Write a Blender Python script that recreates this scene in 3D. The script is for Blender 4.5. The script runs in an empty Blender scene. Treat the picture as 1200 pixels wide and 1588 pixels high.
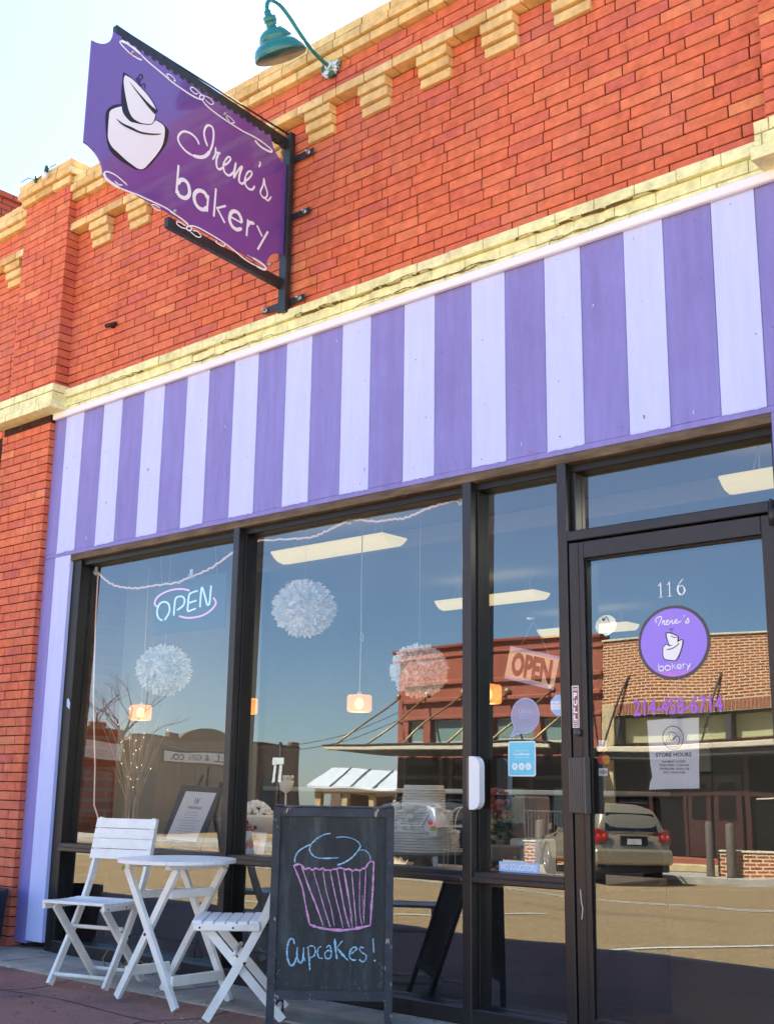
import bpy, math, random
from mathutils import Vector, Matrix
R = math.radians
rnd = random.Random(7)
sc = bpy.context.scene
C = sc.collection

# ---------------------------------------------------------------- camera, world, sun, exposure
cam_data = bpy.data.cameras.new('camera')
cam = bpy.data.objects.new('camera', cam_data); C.objects.link(cam)
cam_data.sensor_fit = 'HORIZONTAL'; cam_data.sensor_width = 36.0; cam_data.lens = 55.1
cam_data.clip_start = 0.05; cam_data.clip_end = 2000
Rv = Vector((0.75052, 0.66071, 0.01376)); Uv = Vector((0.14075, -0.18015, 0.97352)); Fv = Vector((-0.64569, 0.72871, 0.22820))
M = Matrix((Rv, Uv, -Fv)).transposed().to_4x4()
M.translation = Vector((0, -4.75, 1.08))
cam.matrix_world = M
sc.camera = cam
sc.render.resolution_x = 773; sc.render.resolution_y = 1024

SUN_DIR = Vector((-0.50, 1.0, 1.42)).normalized()      # towards the sun: behind the shop, a little to the left
SUN_EL = math.asin(SUN_DIR.z); SUN_AZ = math.atan2(SUN_DIR.x, SUN_DIR.y)
w = bpy.data.worlds.new('World'); sc.world = w; w.use_nodes = True
nt = w.node_tree; nt.nodes.clear()
sky = nt.nodes.new('ShaderNodeTexSky'); sky.sky_type = 'NISHITA'; sky.sun_disc = False
sky.sun_elevation = SUN_EL; sky.sun_rotation = SUN_AZ
sky.air_density = 1.0; sky.dust_density = 0.4; sky.ozone_density = 3.2; sky.altitude = 200
bg = nt.nodes.new('ShaderNodeBackground'); bg.inputs[1].default_value = 0.060
out = nt.nodes.new('ShaderNodeOutputWorld')
nt.links.new(sky.outputs[0], bg.inputs[0]); nt.links.new(bg.outputs[0], out.inputs[0])
sd = bpy.data.lights.new('sun', 'SUN'); sd.energy = 4.9; sd.angle = R(0.5); sd.color = (1.0, 0.93, 0.82)
so = bpy.data.objects.new('sun', sd); C.objects.link(so)
so.rotation_euler = (-SUN_DIR).to_track_quat('-Z', 'Y').to_euler(); so.location = (0, 10, 30)
vs = sc.view_settings
vs.view_transform = 'Standard'; vs.look = 'None'; vs.exposure = 2.87; vs.gamma = 1.0
sc.cycles.max_bounces = 8; sc.cycles.transparent_max_bounces = 16; sc.cycles.glossy_bounces = 4

# ---------------------------------------------------------------- materials
MATS = {}
def nodes(m): return m.node_tree.nodes, m.node_tree.links
def mat(name, col, rough=0.7, spec=0.3, metal=0.0, var=0.0, vscale=3.0, bump=0.0, bscale=40.0, emit=None, estr=0.0, col2=None, stretch=None, coat=0.0):
    """principled material with procedural colour variation and bump (object coordinates)"""
    m = bpy.data.materials.new(name); m.use_nodes = True; MATS[name] = m
    N, L = nodes(m); b = N['Principled BSDF']
    b.inputs['Base Color'].default_value = (*col, 1); b.inputs['Roughness'].default_value = rough
    b.inputs['Specular IOR Level'].default_value = spec; b.inputs['Metallic'].default_value = metal
    if coat: b.inputs['Coat Weight'].default_value = coat
    tc = N.new('ShaderNodeTexCoord'); src = tc.outputs['Object']
    if stretch:
        mp = N.new('ShaderNodeMapping'); mp.inputs['Scale'].default_value = stretch
        L.new(src, mp.inputs['Vector']); src = mp.outputs[0]
    if var > 0 or col2:
        n = N.new('ShaderNodeTexNoise'); n.inputs['Scale'].default_value = vscale; n.inputs['Detail'].default_value = 6; n.inputs['Roughness'].default_value = 0.65
        L.new(src, n.inputs['Vector'])
        r = N.new('ShaderNodeValToRGB'); r.color_ramp.elements[0].position = 0.32; r.color_ramp.elements[1].position = 0.68
        c2 = col2 or tuple(min(1, c * (1 + var)) for c in col); c1 = tuple(c * (1 - var) for c in col) if not col2 else col
        r.color_ramp.elements[0].color = (*c1, 1); r.color_ramp.elements[1].color = (*c2, 1)
        L.new(n.outputs[0], r.inputs[0]); L.new(r.outputs[0], b.inputs['Base Color'])
    if bump > 0:
        n = N.new('ShaderNodeTexNoise'); n.inputs['Scale'].default_value = bscale; n.inputs['Detail'].default_value = 5
        L.new(src, n.inputs['Vector'])
        bp = N.new('ShaderNodeBump'); bp.inputs['Strength'].default_value = bump; bp.inputs['Distance'].default_value = 0.01
        L.new(n.outputs[0], bp.inputs['Height']); L.new(bp.outputs[0], b.inputs['Normal'])
    if emit:
        b.inputs['Emission Color'].default_value = (*emit, 1); b.inputs['Emission Strength'].default_value = estr
    return m

def chips(m, col, scale=9.0, lo=0.60, hi=0.64, stretch=(1, 1, 1)):
    """worn patches of another colour over a material's own colour"""
    N, L = nodes(m); b = N['Principled BSDF']; inp = b.inputs['Base Color']
    tc = N.new('ShaderNodeTexCoord'); mp = N.new('ShaderNodeMapping'); mp.inputs['Scale'].default_value = stretch
    L.new(tc.outputs['Object'], mp.inputs['Vector'])
    n = N.new('ShaderNodeTexNoise'); n.inputs['Scale'].default_value = scale; n.inputs['Detail'].default_value = 8; n.inputs['Roughness'].default_value = 0.7
    L.new(mp.outputs[0], n.inputs['Vector'])
    r = N.new('ShaderNodeValToRGB'); r.color_ramp.elements[0].position = lo; r.color_ramp.elements[1].position = hi
    L.new(n.outputs[0], r.inputs[0])
    mx = N.new('ShaderNodeMix'); mx.data_type = 'RGBA'
    if inp.is_linked: L.new(inp.links[0].from_socket, mx.inputs[6])
    else: mx.inputs[6].default_value = inp.default_value
    mx.inputs[7].default_value = (*col, 1)
    L.new(r.outputs[0], mx.inputs[0]); L.new(mx.outputs[2], inp)
    return m

def brick_mat(name, stops, bump=0.5, rough=0.75, spec=0.25, dust=(0.50, 0.20, 0.15)):
    """each brick carries its own random value in the colour attribute 'tint'"""
    m = bpy.data.materials.new(name); m.use_nodes = True; MATS[name] = m
    N, L = nodes(m); b = N['Principled BSDF']; b.inputs['Roughness'].default_value = rough; b.inputs['Specular IOR Level'].default_value = spec
    at = N.new('ShaderNodeAttribute'); at.attribute_name = 'tint'
    r = N.new('ShaderNodeValToRGB'); e = r.color_ramp.elements
    while len(e) < len(stops): e.new(0.5)
    for k, (p, c) in enumerate(stops): e[k].position = p; e[k].color = (*c, 1)
    L.new(at.outputs['Fac'], r.inputs[0])
    tc = N.new('ShaderNodeTexCoord')
    n = N.new('ShaderNodeTexNoise'); n.inputs['Scale'].default_value = 14; n.inputs['Detail'].default_value = 8; n.inputs['Roughness'].default_value = 0.7
    L.new(tc.outputs['Object'], n.inputs['Vector'])
    mr = N.new('ShaderNodeMapRange'); mr.inputs[1].default_value = 0.3; mr.inputs[2].default_value = 0.7; mr.inputs[3].default_value = 0.72; mr.inputs[4].default_value = 1.22
    L.new(n.outputs[0], mr.inputs[0])
    mu = N.new('ShaderNodeMix'); mu.data_type = 'RGBA'; mu.blend_type = 'MULTIPLY'; mu.inputs[0].default_value = 1
    L.new(r.outputs[0], mu.inputs[6]); L.new(mr.outputs[0], mu.inputs[7])
    # pale dust and dark soot in larger patches
    n2 = N.new('ShaderNodeTexNoise'); n2.inputs['Scale'].default_value = 1.7; n2.inputs['Detail'].default_value = 7
    L.new(tc.outputs['Object'], n2.inputs['Vector'])
    r2 = N.new('ShaderNodeMapRange'); r2.inputs[1].default_value = 0.5; r2.inputs[2].default_value = 0.75; r2.inputs[3].default_value = 0.0; r2.inputs[4].default_value = 0.35
    L.new(n2.outputs[0], r2.inputs[0])
    mx = N.new('ShaderNodeMix'); mx.data_type = 'RGBA'; mx.inputs[7].default_value = (*dust, 1)
    L.new(r2.outputs[0], mx.inputs[0]); L.new(mu.outputs[2], mx.inputs[6]); L.new(mx.outputs[2], b.inputs['Base Color'])
    mp = N.new('ShaderNodeMapping'); mp.inputs['Scale'].default_value = (1.6, 1.6, .35); L.new(tc.outputs['Object'], mp.inputs['Vector'])
    n4 = N.new('ShaderNodeTexNoise'); n4.inputs['Scale'].default_value = 1.5; n4.inputs['Detail'].default_value = 9; n4.inputs['Roughness'].default_value = .7; L.new(mp.outputs[0], n4.inputs['Vector'])
    r4 = N.new('ShaderNodeMapRange'); r4.inputs[1].default_value = .52; r4.inputs[2].default_value = .78; r4.inputs[3].default_value = 0; r4.inputs[4].default_value = .6
    L.new(n4.outputs[0], r4.inputs[0]); mx4 = N.new('ShaderNodeMix'); mx4.data_type = 'RGBA'; mx4.blend_type = 'MULTIPLY'; mx4.inputs[7].default_value = (.55, .46, .44, 1)
    L.new(r4.outputs[0], mx4.inputs[0]); L.new(mx.outputs[2], mx4.inputs[6]); L.new(mx4.outputs[2], b.inputs['Base Color'])
    n3 = N.new('ShaderNodeTexNoise'); n3.inputs['Scale'].default_value = 90; n3.inputs['Detail'].default_value = 4
    L.new(tc.outputs['Object'], n3.inputs['Vector'])
    bp = N.new('ShaderNodeBump'); bp.inputs['Strength'].default_value = bump; bp.inputs['Distance'].default_value = 0.004
    L.new(n3.outputs[0], bp.inputs['Height']); L.new(bp.outputs[0], b.inputs['Normal'])
    return m

def brick_tex(name, c1, c2, mortar, bw=0.21, rh=0.075, ms=0.012, axis='xz'):
    """far brickwork: brick texture on object coordinates"""
    m = bpy.data.materials.new(name); m.use_nodes = True; MATS[name] = m
    N, L = nodes(m); b = N['Principled BSDF']; b.inputs['Roughness'].default_value = 0.85; b.inputs['Specular IOR Level'].default_value = 0.15
    tc = N.new('ShaderNodeTexCoord'); sx = N.new('ShaderNodeSeparateXYZ'); cx = N.new('ShaderNodeCombineXYZ')
    L.new(tc.outputs['Object'], sx.inputs[0]); L.new(sx.outputs[0 if axis == 'xz' else 1], cx.inputs[0]); L.new(sx.outputs[2], cx.inputs[1])
    br = N.new('ShaderNodeTexBrick'); br.inputs['Scale'].default_value = 1; br.inputs['Brick Width'].default_value = bw; br.inputs['Row Height'].default_value = rh
    br.inputs['Mortar Size'].default_value = ms; br.inputs['Bias'].default_value = -0.1
    br.inputs['Color1'].default_value = (*c1, 1); br.inputs['Color2'].default_value = (*c2, 1); br.inputs['Mortar'].default_value = (*mortar, 1)
    L.new(cx.outputs[0], br.inputs['Vector']); L.new(br.outputs['Color'], b.inputs['Base Color'])
    return m

def glass_mat(name, refl=0.135, tint=(0.84, 0.85, 0.84), wave=0.02, wscale=1.3):
    """coated shop glass: see-through with a clear mirror image; the sheet is slightly wavy"""
    m = bpy.data.materials.new(name); m.use_nodes = True; MATS[name] = m
    N, L = nodes(m); N.clear()
    o = N.new('ShaderNodeOutputMaterial'); mx = N.new('ShaderNodeMixShader')
    t = N.new('ShaderNodeBsdfTransparent'); t.inputs[0].default_value = (*tint, 1)
    g = N.new('ShaderNodeBsdfGlossy'); g.inputs['Roughness'].default_value = 0.0; g.inputs['Color'].default_value = (0.80, 0.91, 1.0, 1)
    lw = N.new('ShaderNodeLayerWeight'); lw.inputs[0].default_value = 0.3
    mr = N.new('ShaderNodeMapRange'); mr.inputs[1].default_value = 0; mr.inputs[2].default_value = 1; mr.inputs[3].default_value = refl; mr.inputs[4].default_value = 0.75
    L.new(lw.outputs['Fresnel'], mr.inputs[0])
    tc = N.new('ShaderNodeTexCoord'); n = N.new('ShaderNodeTexNoise'); n.inputs['Scale'].default_value = wscale; n.inputs['Detail'].default_value = 1
    L.new(tc.outputs['Object'], n.inputs['Vector'])
    bp = N.new('ShaderNodeBump'); bp.inputs['Strength'].default_value = wave; bp.inputs['Distance'].default_value = 0.1
    L.new(n.outputs[0], bp.inputs['Height']); L.new(bp.outputs[0], g.inputs['Normal'])
    # a thin film of dust and wiping smears on the glass
    df = N.new('ShaderNodeBsdfDiffuse'); df.inputs[0].default_value = (.75, .75, .74, 1); mp = N.new('ShaderNodeMapping'); mp.inputs['Scale'].default_value = (1.3, 1, .45); mp.inputs['Rotation'].default_value = (0, .5, 0)
    n2 = N.new('ShaderNodeTexNoise'); n2.inputs['Scale'].default_value = 3.0; n2.inputs['Detail'].default_value = 9; n2.inputs['Roughness'].default_value = .72
    m2 = N.new('ShaderNodeMapRange'); m2.inputs[1].default_value = .42; m2.inputs[2].default_value = .75; m2.inputs[3].default_value = 0; m2.inputs[4].default_value = .022
    L.new(tc.outputs['Object'], mp.inputs['Vector']); L.new(mp.outputs[0], n2.inputs['Vector']); L.new(n2.outputs[0], m2.inputs[0])
    mx2 = N.new('ShaderNodeMixShader'); L.new(m2.outputs[0], mx2.inputs[0]); L.new(t.outputs[0], mx2.inputs[1]); L.new(df.outputs[0], mx2.inputs[2])
    L.new(mr.outputs[0], mx.inputs[0]); L.new(mx2.outputs[0], mx.inputs[1]); L.new(g.outputs[0], mx.inputs[2]); L.new(mx.outputs[0], o.inputs[0])
    return m

# ---------------------------------------------------------------- geometry helpers
V = Vector
class MB:
    """collects faces with material slots; build() links them as ONE mesh object"""
    def __init__(s): s.v = []; s.f = []; s.m = []; s.t = []; s.sm = []
    def add(s, vs, fs, m=0, tint=0.5, smooth=False):
        n = len(s.v); s.v += [tuple(p) for p in vs]
        for f in fs: s.f.append(tuple(i + n for i in f)); s.m.append(m); s.t.append(tint); s.sm.append(smooth)
    def box(s, a, b, m=0, tint=0.5):
        x0, y0, z0 = a; x1, y1, z1 = b
        s.add([(x0,y0,z0),(x1,y0,z0),(x1,y1,z0),(x0,y1,z0),(x0,y0,z1),(x1,y0,z1),(x1,y1,z1),(x0,y1,z1)],
              [(0,3,2,1),(4,5,6,7),(0,1,5,4),(1,2,6,5),(2,3,7,6),(3,0,4,7)], m, tint)
    def cbox(s, a, b, c=0.004, m=0, tint=0.5):
        """box with chamfered edges"""
        import itertools
        ctr = [(p + q) / 2 for p, q in zip(a, b)]; h = [abs(q - p) / 2 for p, q in zip(a, b)]; c = min(c, min(h) * 0.45)
        vs = []; idx = {}
        for ax in range(3):
            for sg in (-1, 1):
                for s1 in (-1, 1):
                    for s2 in (-1, 1):
                        o1, o2 = [k for k in range(3) if k != ax]
                        p = [0, 0, 0]; p[ax] = sg * h[ax]; p[o1] = s1 * (h[o1] - c); p[o2] = s2 * (h[o2] - c)
                        key = [0, 0, 0]; key[ax] = sg; key[o1] = s1; key[o2] = s2
                        idx[(ax, tuple(key))] = len(vs); vs.append([ctr[k] + p[k] for k in range(3)])
        fs = []
        def orient(f):
            P = [V(vs[i]) for i in f]; n = (P[1] - P[0]).cross(P[2] - P[0]); mid = sum(P, V((0, 0, 0))) / len(P) - V(ctr)
            return f if n.dot(mid) > 0 else tuple(reversed(f))
        for ax in range(3):
            o1, o2 = [k for k in range(3) if k != ax]
            for sg in (-1, 1):
                q = []
                for s1, s2 in ((-1,-1),(1,-1),(1,1),(-1,1)):
                    k = [0,0,0]; k[ax] = sg; k[o1] = s1; k[o2] = s2; q.append(idx[(ax, tuple(k))])
                fs.append(orient(tuple(q)))
        for a1, a2 in ((0,1),(0,2),(1,2)):
            a3 = 3 - a1 - a2
            for s1 in (-1,1):
                for s2 in (-1,1):
                    k0 = [0,0,0]; k0[a1] = s1; k0[a2] = s2; k0[a3] = -1; k1 = list(k0); k1[a3] = 1
                    fs.append(orient((idx[(a1,tuple(k0))], idx[(a1,tuple(k1))], idx[(a2,tuple(k1))], idx[(a2,tuple(k0))])))
        for k in itertools.product((-1,1), repeat=3): fs.append(orient((idx[(0,k)], idx[(1,k)], idx[(2,k)])))
        s.add(vs, fs, m, tint)
    def beam(s, p, q, wd, th, side=(0, 0, 1), m=0, tint=0.5):
        """rectangular bar from p to q: wd along 'side', th across"""
        p, q = V(p), V(q); d = (q - p).normalized(); a = V(side); a = (a - d * a.dot(d)).normalized(); b = d.cross(a)
        vs = []
        for o in (p, q):
            for sa, sb in ((-1,-1),(1,-1),(1,1),(-1,1)): vs.append(o + a * sa * wd / 2 + b * sb * th / 2)
        fs = [(0,1,2,3),(7,6,5,4),(0,4,5,1),(1,5,6,2),(2,6,7,3),(3,7,4,0)]
        mid = (p + q) / 2
        P = [vs[i] for i in fs[0]]; n = (P[1]-P[0]).cross(P[2]-P[0])
        if n.dot(p - mid) < 0: fs = [tuple(reversed(f)) for f in fs]
        s.add(vs, fs, m, tint)
    def tube(s, pts, r, n=8, m=0, tint=0.5):
        pts = [V(p) for p in pts]; K = len(pts); rs = r if isinstance(r, (list, tuple)) else [r] * K
        vs = []; a = None
        for i, p in enumerate(pts):
            d = (pts[min(i + 1, K - 1)] - pts[max(i - 1, 0)])
            d = d.normalized() if d.length > 1e-9 else V((0, 0, 1))
            if a is None: a = V((0, 0, 1)) if abs(d.z) < 0.9 else V((1, 0, 0))
            a = (a - d * a.dot(d)).normalized(); b = d.cross(a)
            for k in range(n): t = 2 * math.pi * k / n; vs.append(p + (a * math.cos(t) + b * math.sin(t)) * rs[i])
        fs = []
        for i in range(K - 1):
            for k in range(n): k2 = (k + 1) % n; fs.append((i*n+k, i*n+k2, (i+1)*n+k2, (i+1)*n+k))
        fs.append(tuple(reversed(range(n)))); fs.append(tuple(range((K-1)*n, K*n)))
        s.add(vs, fs, m, tint, True)
    def lathe(s, prof, c=(0, 0, 0), n=24, m=0, sx=1, sy=1, smooth=True):
        c = V(c); vs = []
        for r, z in prof:
            for k in range(n): t = 2 * math.pi * k / n; vs.append(c + V((r * math.cos(t) * sx, r * math.sin(t) * sy, z)))
        fs = []
        for i in range(len(prof) - 1):
            for k in range(n): k2 = (k + 1) % n; fs.append((i*n+k, i*n+k2, (i+1)*n+k2, (i+1)*n+k))
        if prof[0][0] > 1e-4: fs.append(tuple(reversed(range(n))))
        if prof[-1][0] > 1e-4: fs.append(tuple(range((len(prof)-1)*n, len(prof)*n)))
        s.add(vs, fs, m, 0.5, smooth)
    def prism(s, pts, vec, m=0, tint=0.5):
        """closed slab: outline pts extruded by vec"""
        pts = [V(p) for p in pts]; vec = V(vec); n = len(pts)
        nrm = V((0, 0, 0))
        for i in range(n): nrm += pts[i].cross(pts[(i + 1) % n])
        if nrm.dot(vec) > 0: pts = pts[::-1]
        vs = pts + [p + vec for p in pts]
        fs = [tuple(range(n)), tuple(reversed(range(n, 2 * n)))] + [(i, n + i, n + (i + 1) % n, (i + 1) % n)[::-1] for i in range(n)]
        s.add(vs, [tuple(f) for f in fs], m, tint)
    def ico(s, c, r, m=0, n=6, sx=1, sy=1, sz=1):
        prof = [(r * math.sin(math.pi * i / n), -r * math.cos(math.pi * i / n) * sz) for i in range(n + 1)]
        s.lathe(prof, c, 2 * n, m, sx, sy)
    def build(s, name, mats, parent=None, origin=None, fix=False):
        me = bpy.data.meshes.new(name)
        if parent is not None and origin is None: origin = wloc(parent)
        o = V(origin) if origin is not None else V((0, 0, 0))
        me.from_pydata([tuple(V(p) - o) for p in s.v], [], s.f)
        if not isinstance(mats, (list, tuple)): mats = [mats]
        for mt in mats: me.materials.append(MATS[mt] if isinstance(mt, str) else mt)
        me.polygons.foreach_set('material_index', s.m); me.polygons.foreach_set('use_smooth', s.sm)
        if len(set(s.t)) > 1:
            ca = me.color_attributes.new('tint', 'FLOAT_COLOR', 'CORNER'); vals = []
            for p, t in zip(me.polygons, s.t): vals += [t, t, t, 1.0] * p.loop_total
            ca.data.foreach_set('color', vals)
        me.update()
        ob = bpy.data.objects.new(name, me); C.objects.link(ob)
        if parent is not None: ob.parent = parent
        else: ob.location = o
        return ob

def wloc(o):
    p = V((0, 0, 0))
    while o is not None: p += o.location; o = o.parent
    return p
def tag(o, label=None, cat=None, group=None, kind=None):
    if label: o['label'] = label
    if cat: o['category'] = cat
    if group: o['group'] = group
    if kind: o['kind'] = kind
    return o
def thing(name, loc, label, cat, group=None, rz=0):
    o = bpy.data.objects.new(name, None); C.objects.link(o); o.empty_display_size = 0.1
    o.location = loc; o.rotation_euler = (0, 0, rz)
    return tag(o, label, cat, group)
def copy_tree(o, parent=None):
    c = o.copy(); C.objects.link(c); c.parent = parent
    for ch in list(o.children): copy_tree(ch, c)
    return c

def smooth_line(pts, n=5):
    """Catmull-Rom through 2D points"""
    if len(pts) < 3: return [tuple(p) for p in pts]
    P = [pts[0]] + list(pts) + [pts[-1]]; out = []
    for i in range(1, len(P) - 2):
        p0, p1, p2, p3 = P[i-1], P[i], P[i+1], P[i+2]
        for k in range(n):
            t = k / n
            out.append(tuple(0.5 * ((2*p1[j]) + (-p0[j]+p2[j])*t + (2*p0[j]-5*p1[j]+4*p2[j]-p3[j])*t*t + (-p0[j]+3*p1[j]-3*p2[j]+p3[j])*t**3) for j in range(2)))
    out.append(tuple(pts[-1])); return out
def stroke(mb, pts, width, place, th=0.0015, lift=0.0, m=0, jag=0.0):
    """painted or chalked line: thin raised ribbon along 2D points, place(u, v, h) -> 3D"""
    L = smooth_line(pts); n = len(L); lf = []; rt = []
    for i, p in enumerate(L):
        q0 = L[max(i-1, 0)]; q1 = L[min(i+1, n-1)]; dx, dy = q1[0]-q0[0], q1[1]-q0[1]; d = math.hypot(dx, dy) or 1
        e = min(1.0, 0.55 + 0.45 * min(i, n - 1 - i) / 2.0) * (1 + jag * (rnd.random() - 0.5))
        nx, ny = -dy / d * width / 2 * e, dx / d * width / 2 * e
        lf.append((p[0] + nx, p[1] + ny)); rt.append((p[0] - nx, p[1] - ny))
    vs = [place(*p, lift + th) for p in lf] + [place(*p, lift + th) for p in rt] + [place(*p, lift) for p in lf] + [place(*p, lift) for p in rt]
    fs = []
    for i in range(n - 1): fs += [(i, i+1, n+i+1, n+i), (i+1, i, 2*n+i, 2*n+i+1), (n+i, n+i+1, 3*n+i+1, 3*n+i)]
    mb.add(vs, fs, m)
def flat(mb, pts, place, th=0.001, lift=0.0, m=0, sm=True):
    L = smooth_line(list(pts) + [pts[0]], 4)[:-1] if sm else list(pts); n = len(L)
    a = sum(L[i][0] * L[(i+1) % n][1] - L[(i+1) % n][0] * L[i][1] for i in range(n))
    if a < 0: L = L[::-1]
    vs = [place(*p, lift + th) for p in L] + [place(*p, lift) for p in L]
    mb.add(vs, [tuple(range(n))] + [(i, n + i, n + (i+1) % n, (i+1) % n) for i in range(n)], m)
_tc = {}
def text2d(s, bold=0.0):
    key = (s, bold)
    if key not in _tc:
        cu = bpy.data.curves.new('txt', 'FONT'); cu.body = s; cu.size = 1; cu.offset = bold; cu.resolution_u = 3; cu.fill_mode = 'FRONT'; cu.dimensions = '2D'
        ob = bpy.data.objects.new('txt', cu); C.objects.link(ob)
        dg = bpy.context.evaluated_depsgraph_get(); me = ob.evaluated_get(dg).to_mesh()
        vs = [(v.co.x, v.co.y) for v in me.vertices]; fs = [tuple(p.vertices) for p in me.polygons]
        bpy.data.objects.remove(ob); bpy.data.curves.remove(cu)
        x0 = min(v[0] for v in vs); x1 = max(v[0] for v in vs); y0 = min(v[1] for v in vs); y1 = max(v[1] for v in vs)
        _tc[key] = (vs, fs, x0, x1, y0, y1)
    return _tc[key]
def text(mb, s, box, place, lift=0.001, m=0, bold=0.0, keep=False, slant=0.0):
    """writing stretched into box (u0, v0, u1, v1) of a surface"""
    vs, fs, x0, x1, y0, y1 = text2d(s, bold); u0, v0, u1, v1 = box
    su = (u1 - u0) / (x1 - x0); sv = (v1 - v0) / (y1 - y0)
    if keep: su = math.copysign(min(abs(su), abs(sv)), su); sv = abs(su); uc = (u0 + u1) / 2; u0 = uc - su * (x1 - x0) / 2
    mb.add([place(u0 + (x - x0) * su + slant * (y - y0) * sv, v0 + (y - y0) * sv, lift) for x, y in vs], fs, m)

def bricks(mb, u0, u1, z0, z1, frame, bl=0.230, bh=0.0645, joint=0.0072, depth=0.03, m=0, stagger=0.0, jit=0.0015, rows=None, skip=None):
    """running bond of chamfered bricks. frame(u, z, d) -> 3D, d = distance out of the wall face"""
    nrow = rows or max(1, int(round((z1 - z0) / bh)))
    for r in range(nrow):
        za = z0 + r * bh; u = u0 - ((r % 2) * 0.5 + stagger) % 1.0 * bl
        while u < u1 - 0.004:
            L = bl * (1 + rnd.uniform(-0.02, 0.02))
            if rnd.random() < 0.05: L = bl * rnd.choice((0.5, 0.75))
            a = max(u, u0); b = min(u + L, u1); u += L
            if b - a < 0.02: continue
            if skip and skip((a + b) / 2, za + bh / 2): continue
            j = joint / 2; A = a + j if a > u0 + 1e-4 else a; B = b - j if b < u1 - 1e-4 else b; z_a = za + j + rnd.uniform(-.0006, .0006); z_b = za + bh - j + rnd.uniform(-.0006, .0006)
            o = rnd.uniform(-jit, jit); c = 0.0022; tl = rnd.uniform(-jit, jit) * 0.6
            vs = [frame(A+c, z_a+c, o), frame(B-c, z_a+c, o+tl), frame(B-c, z_b-c, o+tl), frame(A+c, z_b-c, o),
                  frame(A, z_a, o-c), frame(B, z_a, o+tl-c), frame(B, z_b, o+tl-c), frame(A, z_b, o-c),
                  frame(A, z_a, -depth), frame(B, z_a, -depth), frame(B, z_b, -depth), frame(A, z_b, -depth)]
            fs = [(0,1,2,3)]
            for k in range(4): k2 = (k + 1) % 4; fs += [(4+k, 4+k2, k2, k), (8+k, 8+k2, 4+k2, 4+k)]
            mb.add(vs, fs, m, min(1, max(0.03, rnd.gauss(0.52, 0.19))))
SIGN_SCRIPT = [
 (0.013,[(0.779,4.713),(0.794,4.735),(0.823,4.749),(0.861,4.75),(0.901,4.734),(0.929,4.698),(0.934,4.667),(0.915,4.641),(0.873,4.622),(0.821,4.62)]),
 (0.021,[(0.821,4.62),(0.764,4.639),(0.724,4.67),(0.695,4.715)]),
 (0.014,[(0.695,4.715),(0.68,4.765),(0.674,4.817),(0.679,4.863),(0.694,4.879),(0.719,4.873),(0.738,4.849),(0.747,4.808),(0.737,4.771),(0.715,4.736)]),
 (0.013,[(0.673,4.67),(0.654,4.715),(0.654,4.764)]),
 (0.012,[(0.652,4.726),(0.628,4.739),(0.614,4.738)]),
 (0.014,[(0.628,4.732),(0.641,4.695),(0.642,4.658),(0.633,4.636),(0.615,4.636),(0.591,4.66)]),
 (0.012,[(0.585,4.676),(0.554,4.71),(0.535,4.744),(0.542,4.755),(0.56,4.743),(0.579,4.709)]),
 (0.014,[(0.579,4.709),(0.588,4.674),(0.579,4.642),(0.557,4.63),(0.532,4.639),(0.511,4.668)]),
 (0.011,[(0.511,4.668),(0.498,4.702),(0.491,4.745)]),
 (0.016,[(0.491,4.745),(0.5,4.683),(0.502,4.632)]),
 (0.012,[(0.502,4.632),(0.479,4.687),(0.452,4.734),(0.438,4.745)]),
 (0.015,[(0.438,4.745),(0.454,4.7),(0.461,4.659),(0.458,4.634),(0.439,4.629),(0.417,4.648),(0.407,4.668)]),
 (0.012,[(0.411,4.66),(0.379,4.698),(0.36,4.735),(0.37,4.747),(0.392,4.731),(0.409,4.698)]),
 (0.014,[(0.409,4.698),(0.414,4.658),(0.402,4.631),(0.375,4.624),(0.349,4.636),(0.333,4.667)]),
 (0.011,[(0.303,4.848),(0.295,4.837),(0.306,4.807)]),
 (0.013,[(0.26,4.757),(0.25,4.716),(0.228,4.676),(0.231,4.644),(0.253,4.624),(0.276,4.631)]),
 (0.012,[(0.276,4.631),(0.285,4.652),(0.265,4.708),(0.26,4.757)]),
 (0.011,[(0.249,4.626),(0.218,4.624),(0.193,4.663)]),
]
SIGN_WORD = [
 (0.026,[(0.92,4.508),(0.924,4.327)]),
 (0.024,[(0.921,4.351),(0.911,4.33),(0.89,4.322),(0.857,4.33),(0.833,4.36),(0.832,4.395),(0.848,4.428),(0.878,4.435),(0.904,4.418),(0.917,4.388)]),
 (0.024,[(0.697,4.403),(0.716,4.429),(0.751,4.429),(0.78,4.409),(0.795,4.375),(0.786,4.336),(0.754,4.316),(0.716,4.324),(0.694,4.354)]),
 (0.026,[(0.691,4.428),(0.695,4.32)]),
 (0.026,[(0.636,4.499),(0.642,4.314)]),
 (0.023,[(0.554,4.426),(0.625,4.376)]),
 (0.025,[(0.617,4.377),(0.556,4.313)]),
 (0.02,[(0.513,4.374),(0.424,4.374)]),
 (0.023,[(0.425,4.375),(0.433,4.404),(0.458,4.426),(0.494,4.419),(0.516,4.389),(0.519,4.346),(0.495,4.318),(0.459,4.315),(0.422,4.34)]),
 (0.025,[(0.376,4.42),(0.382,4.308)]),
 (0.022,[(0.379,4.369),(0.363,4.404),(0.323,4.418)]),
 (0.025,[(0.302,4.416),(0.255,4.363)]),
 (0.026,[(0.21,4.417),(0.288,4.261)]),
]
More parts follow.
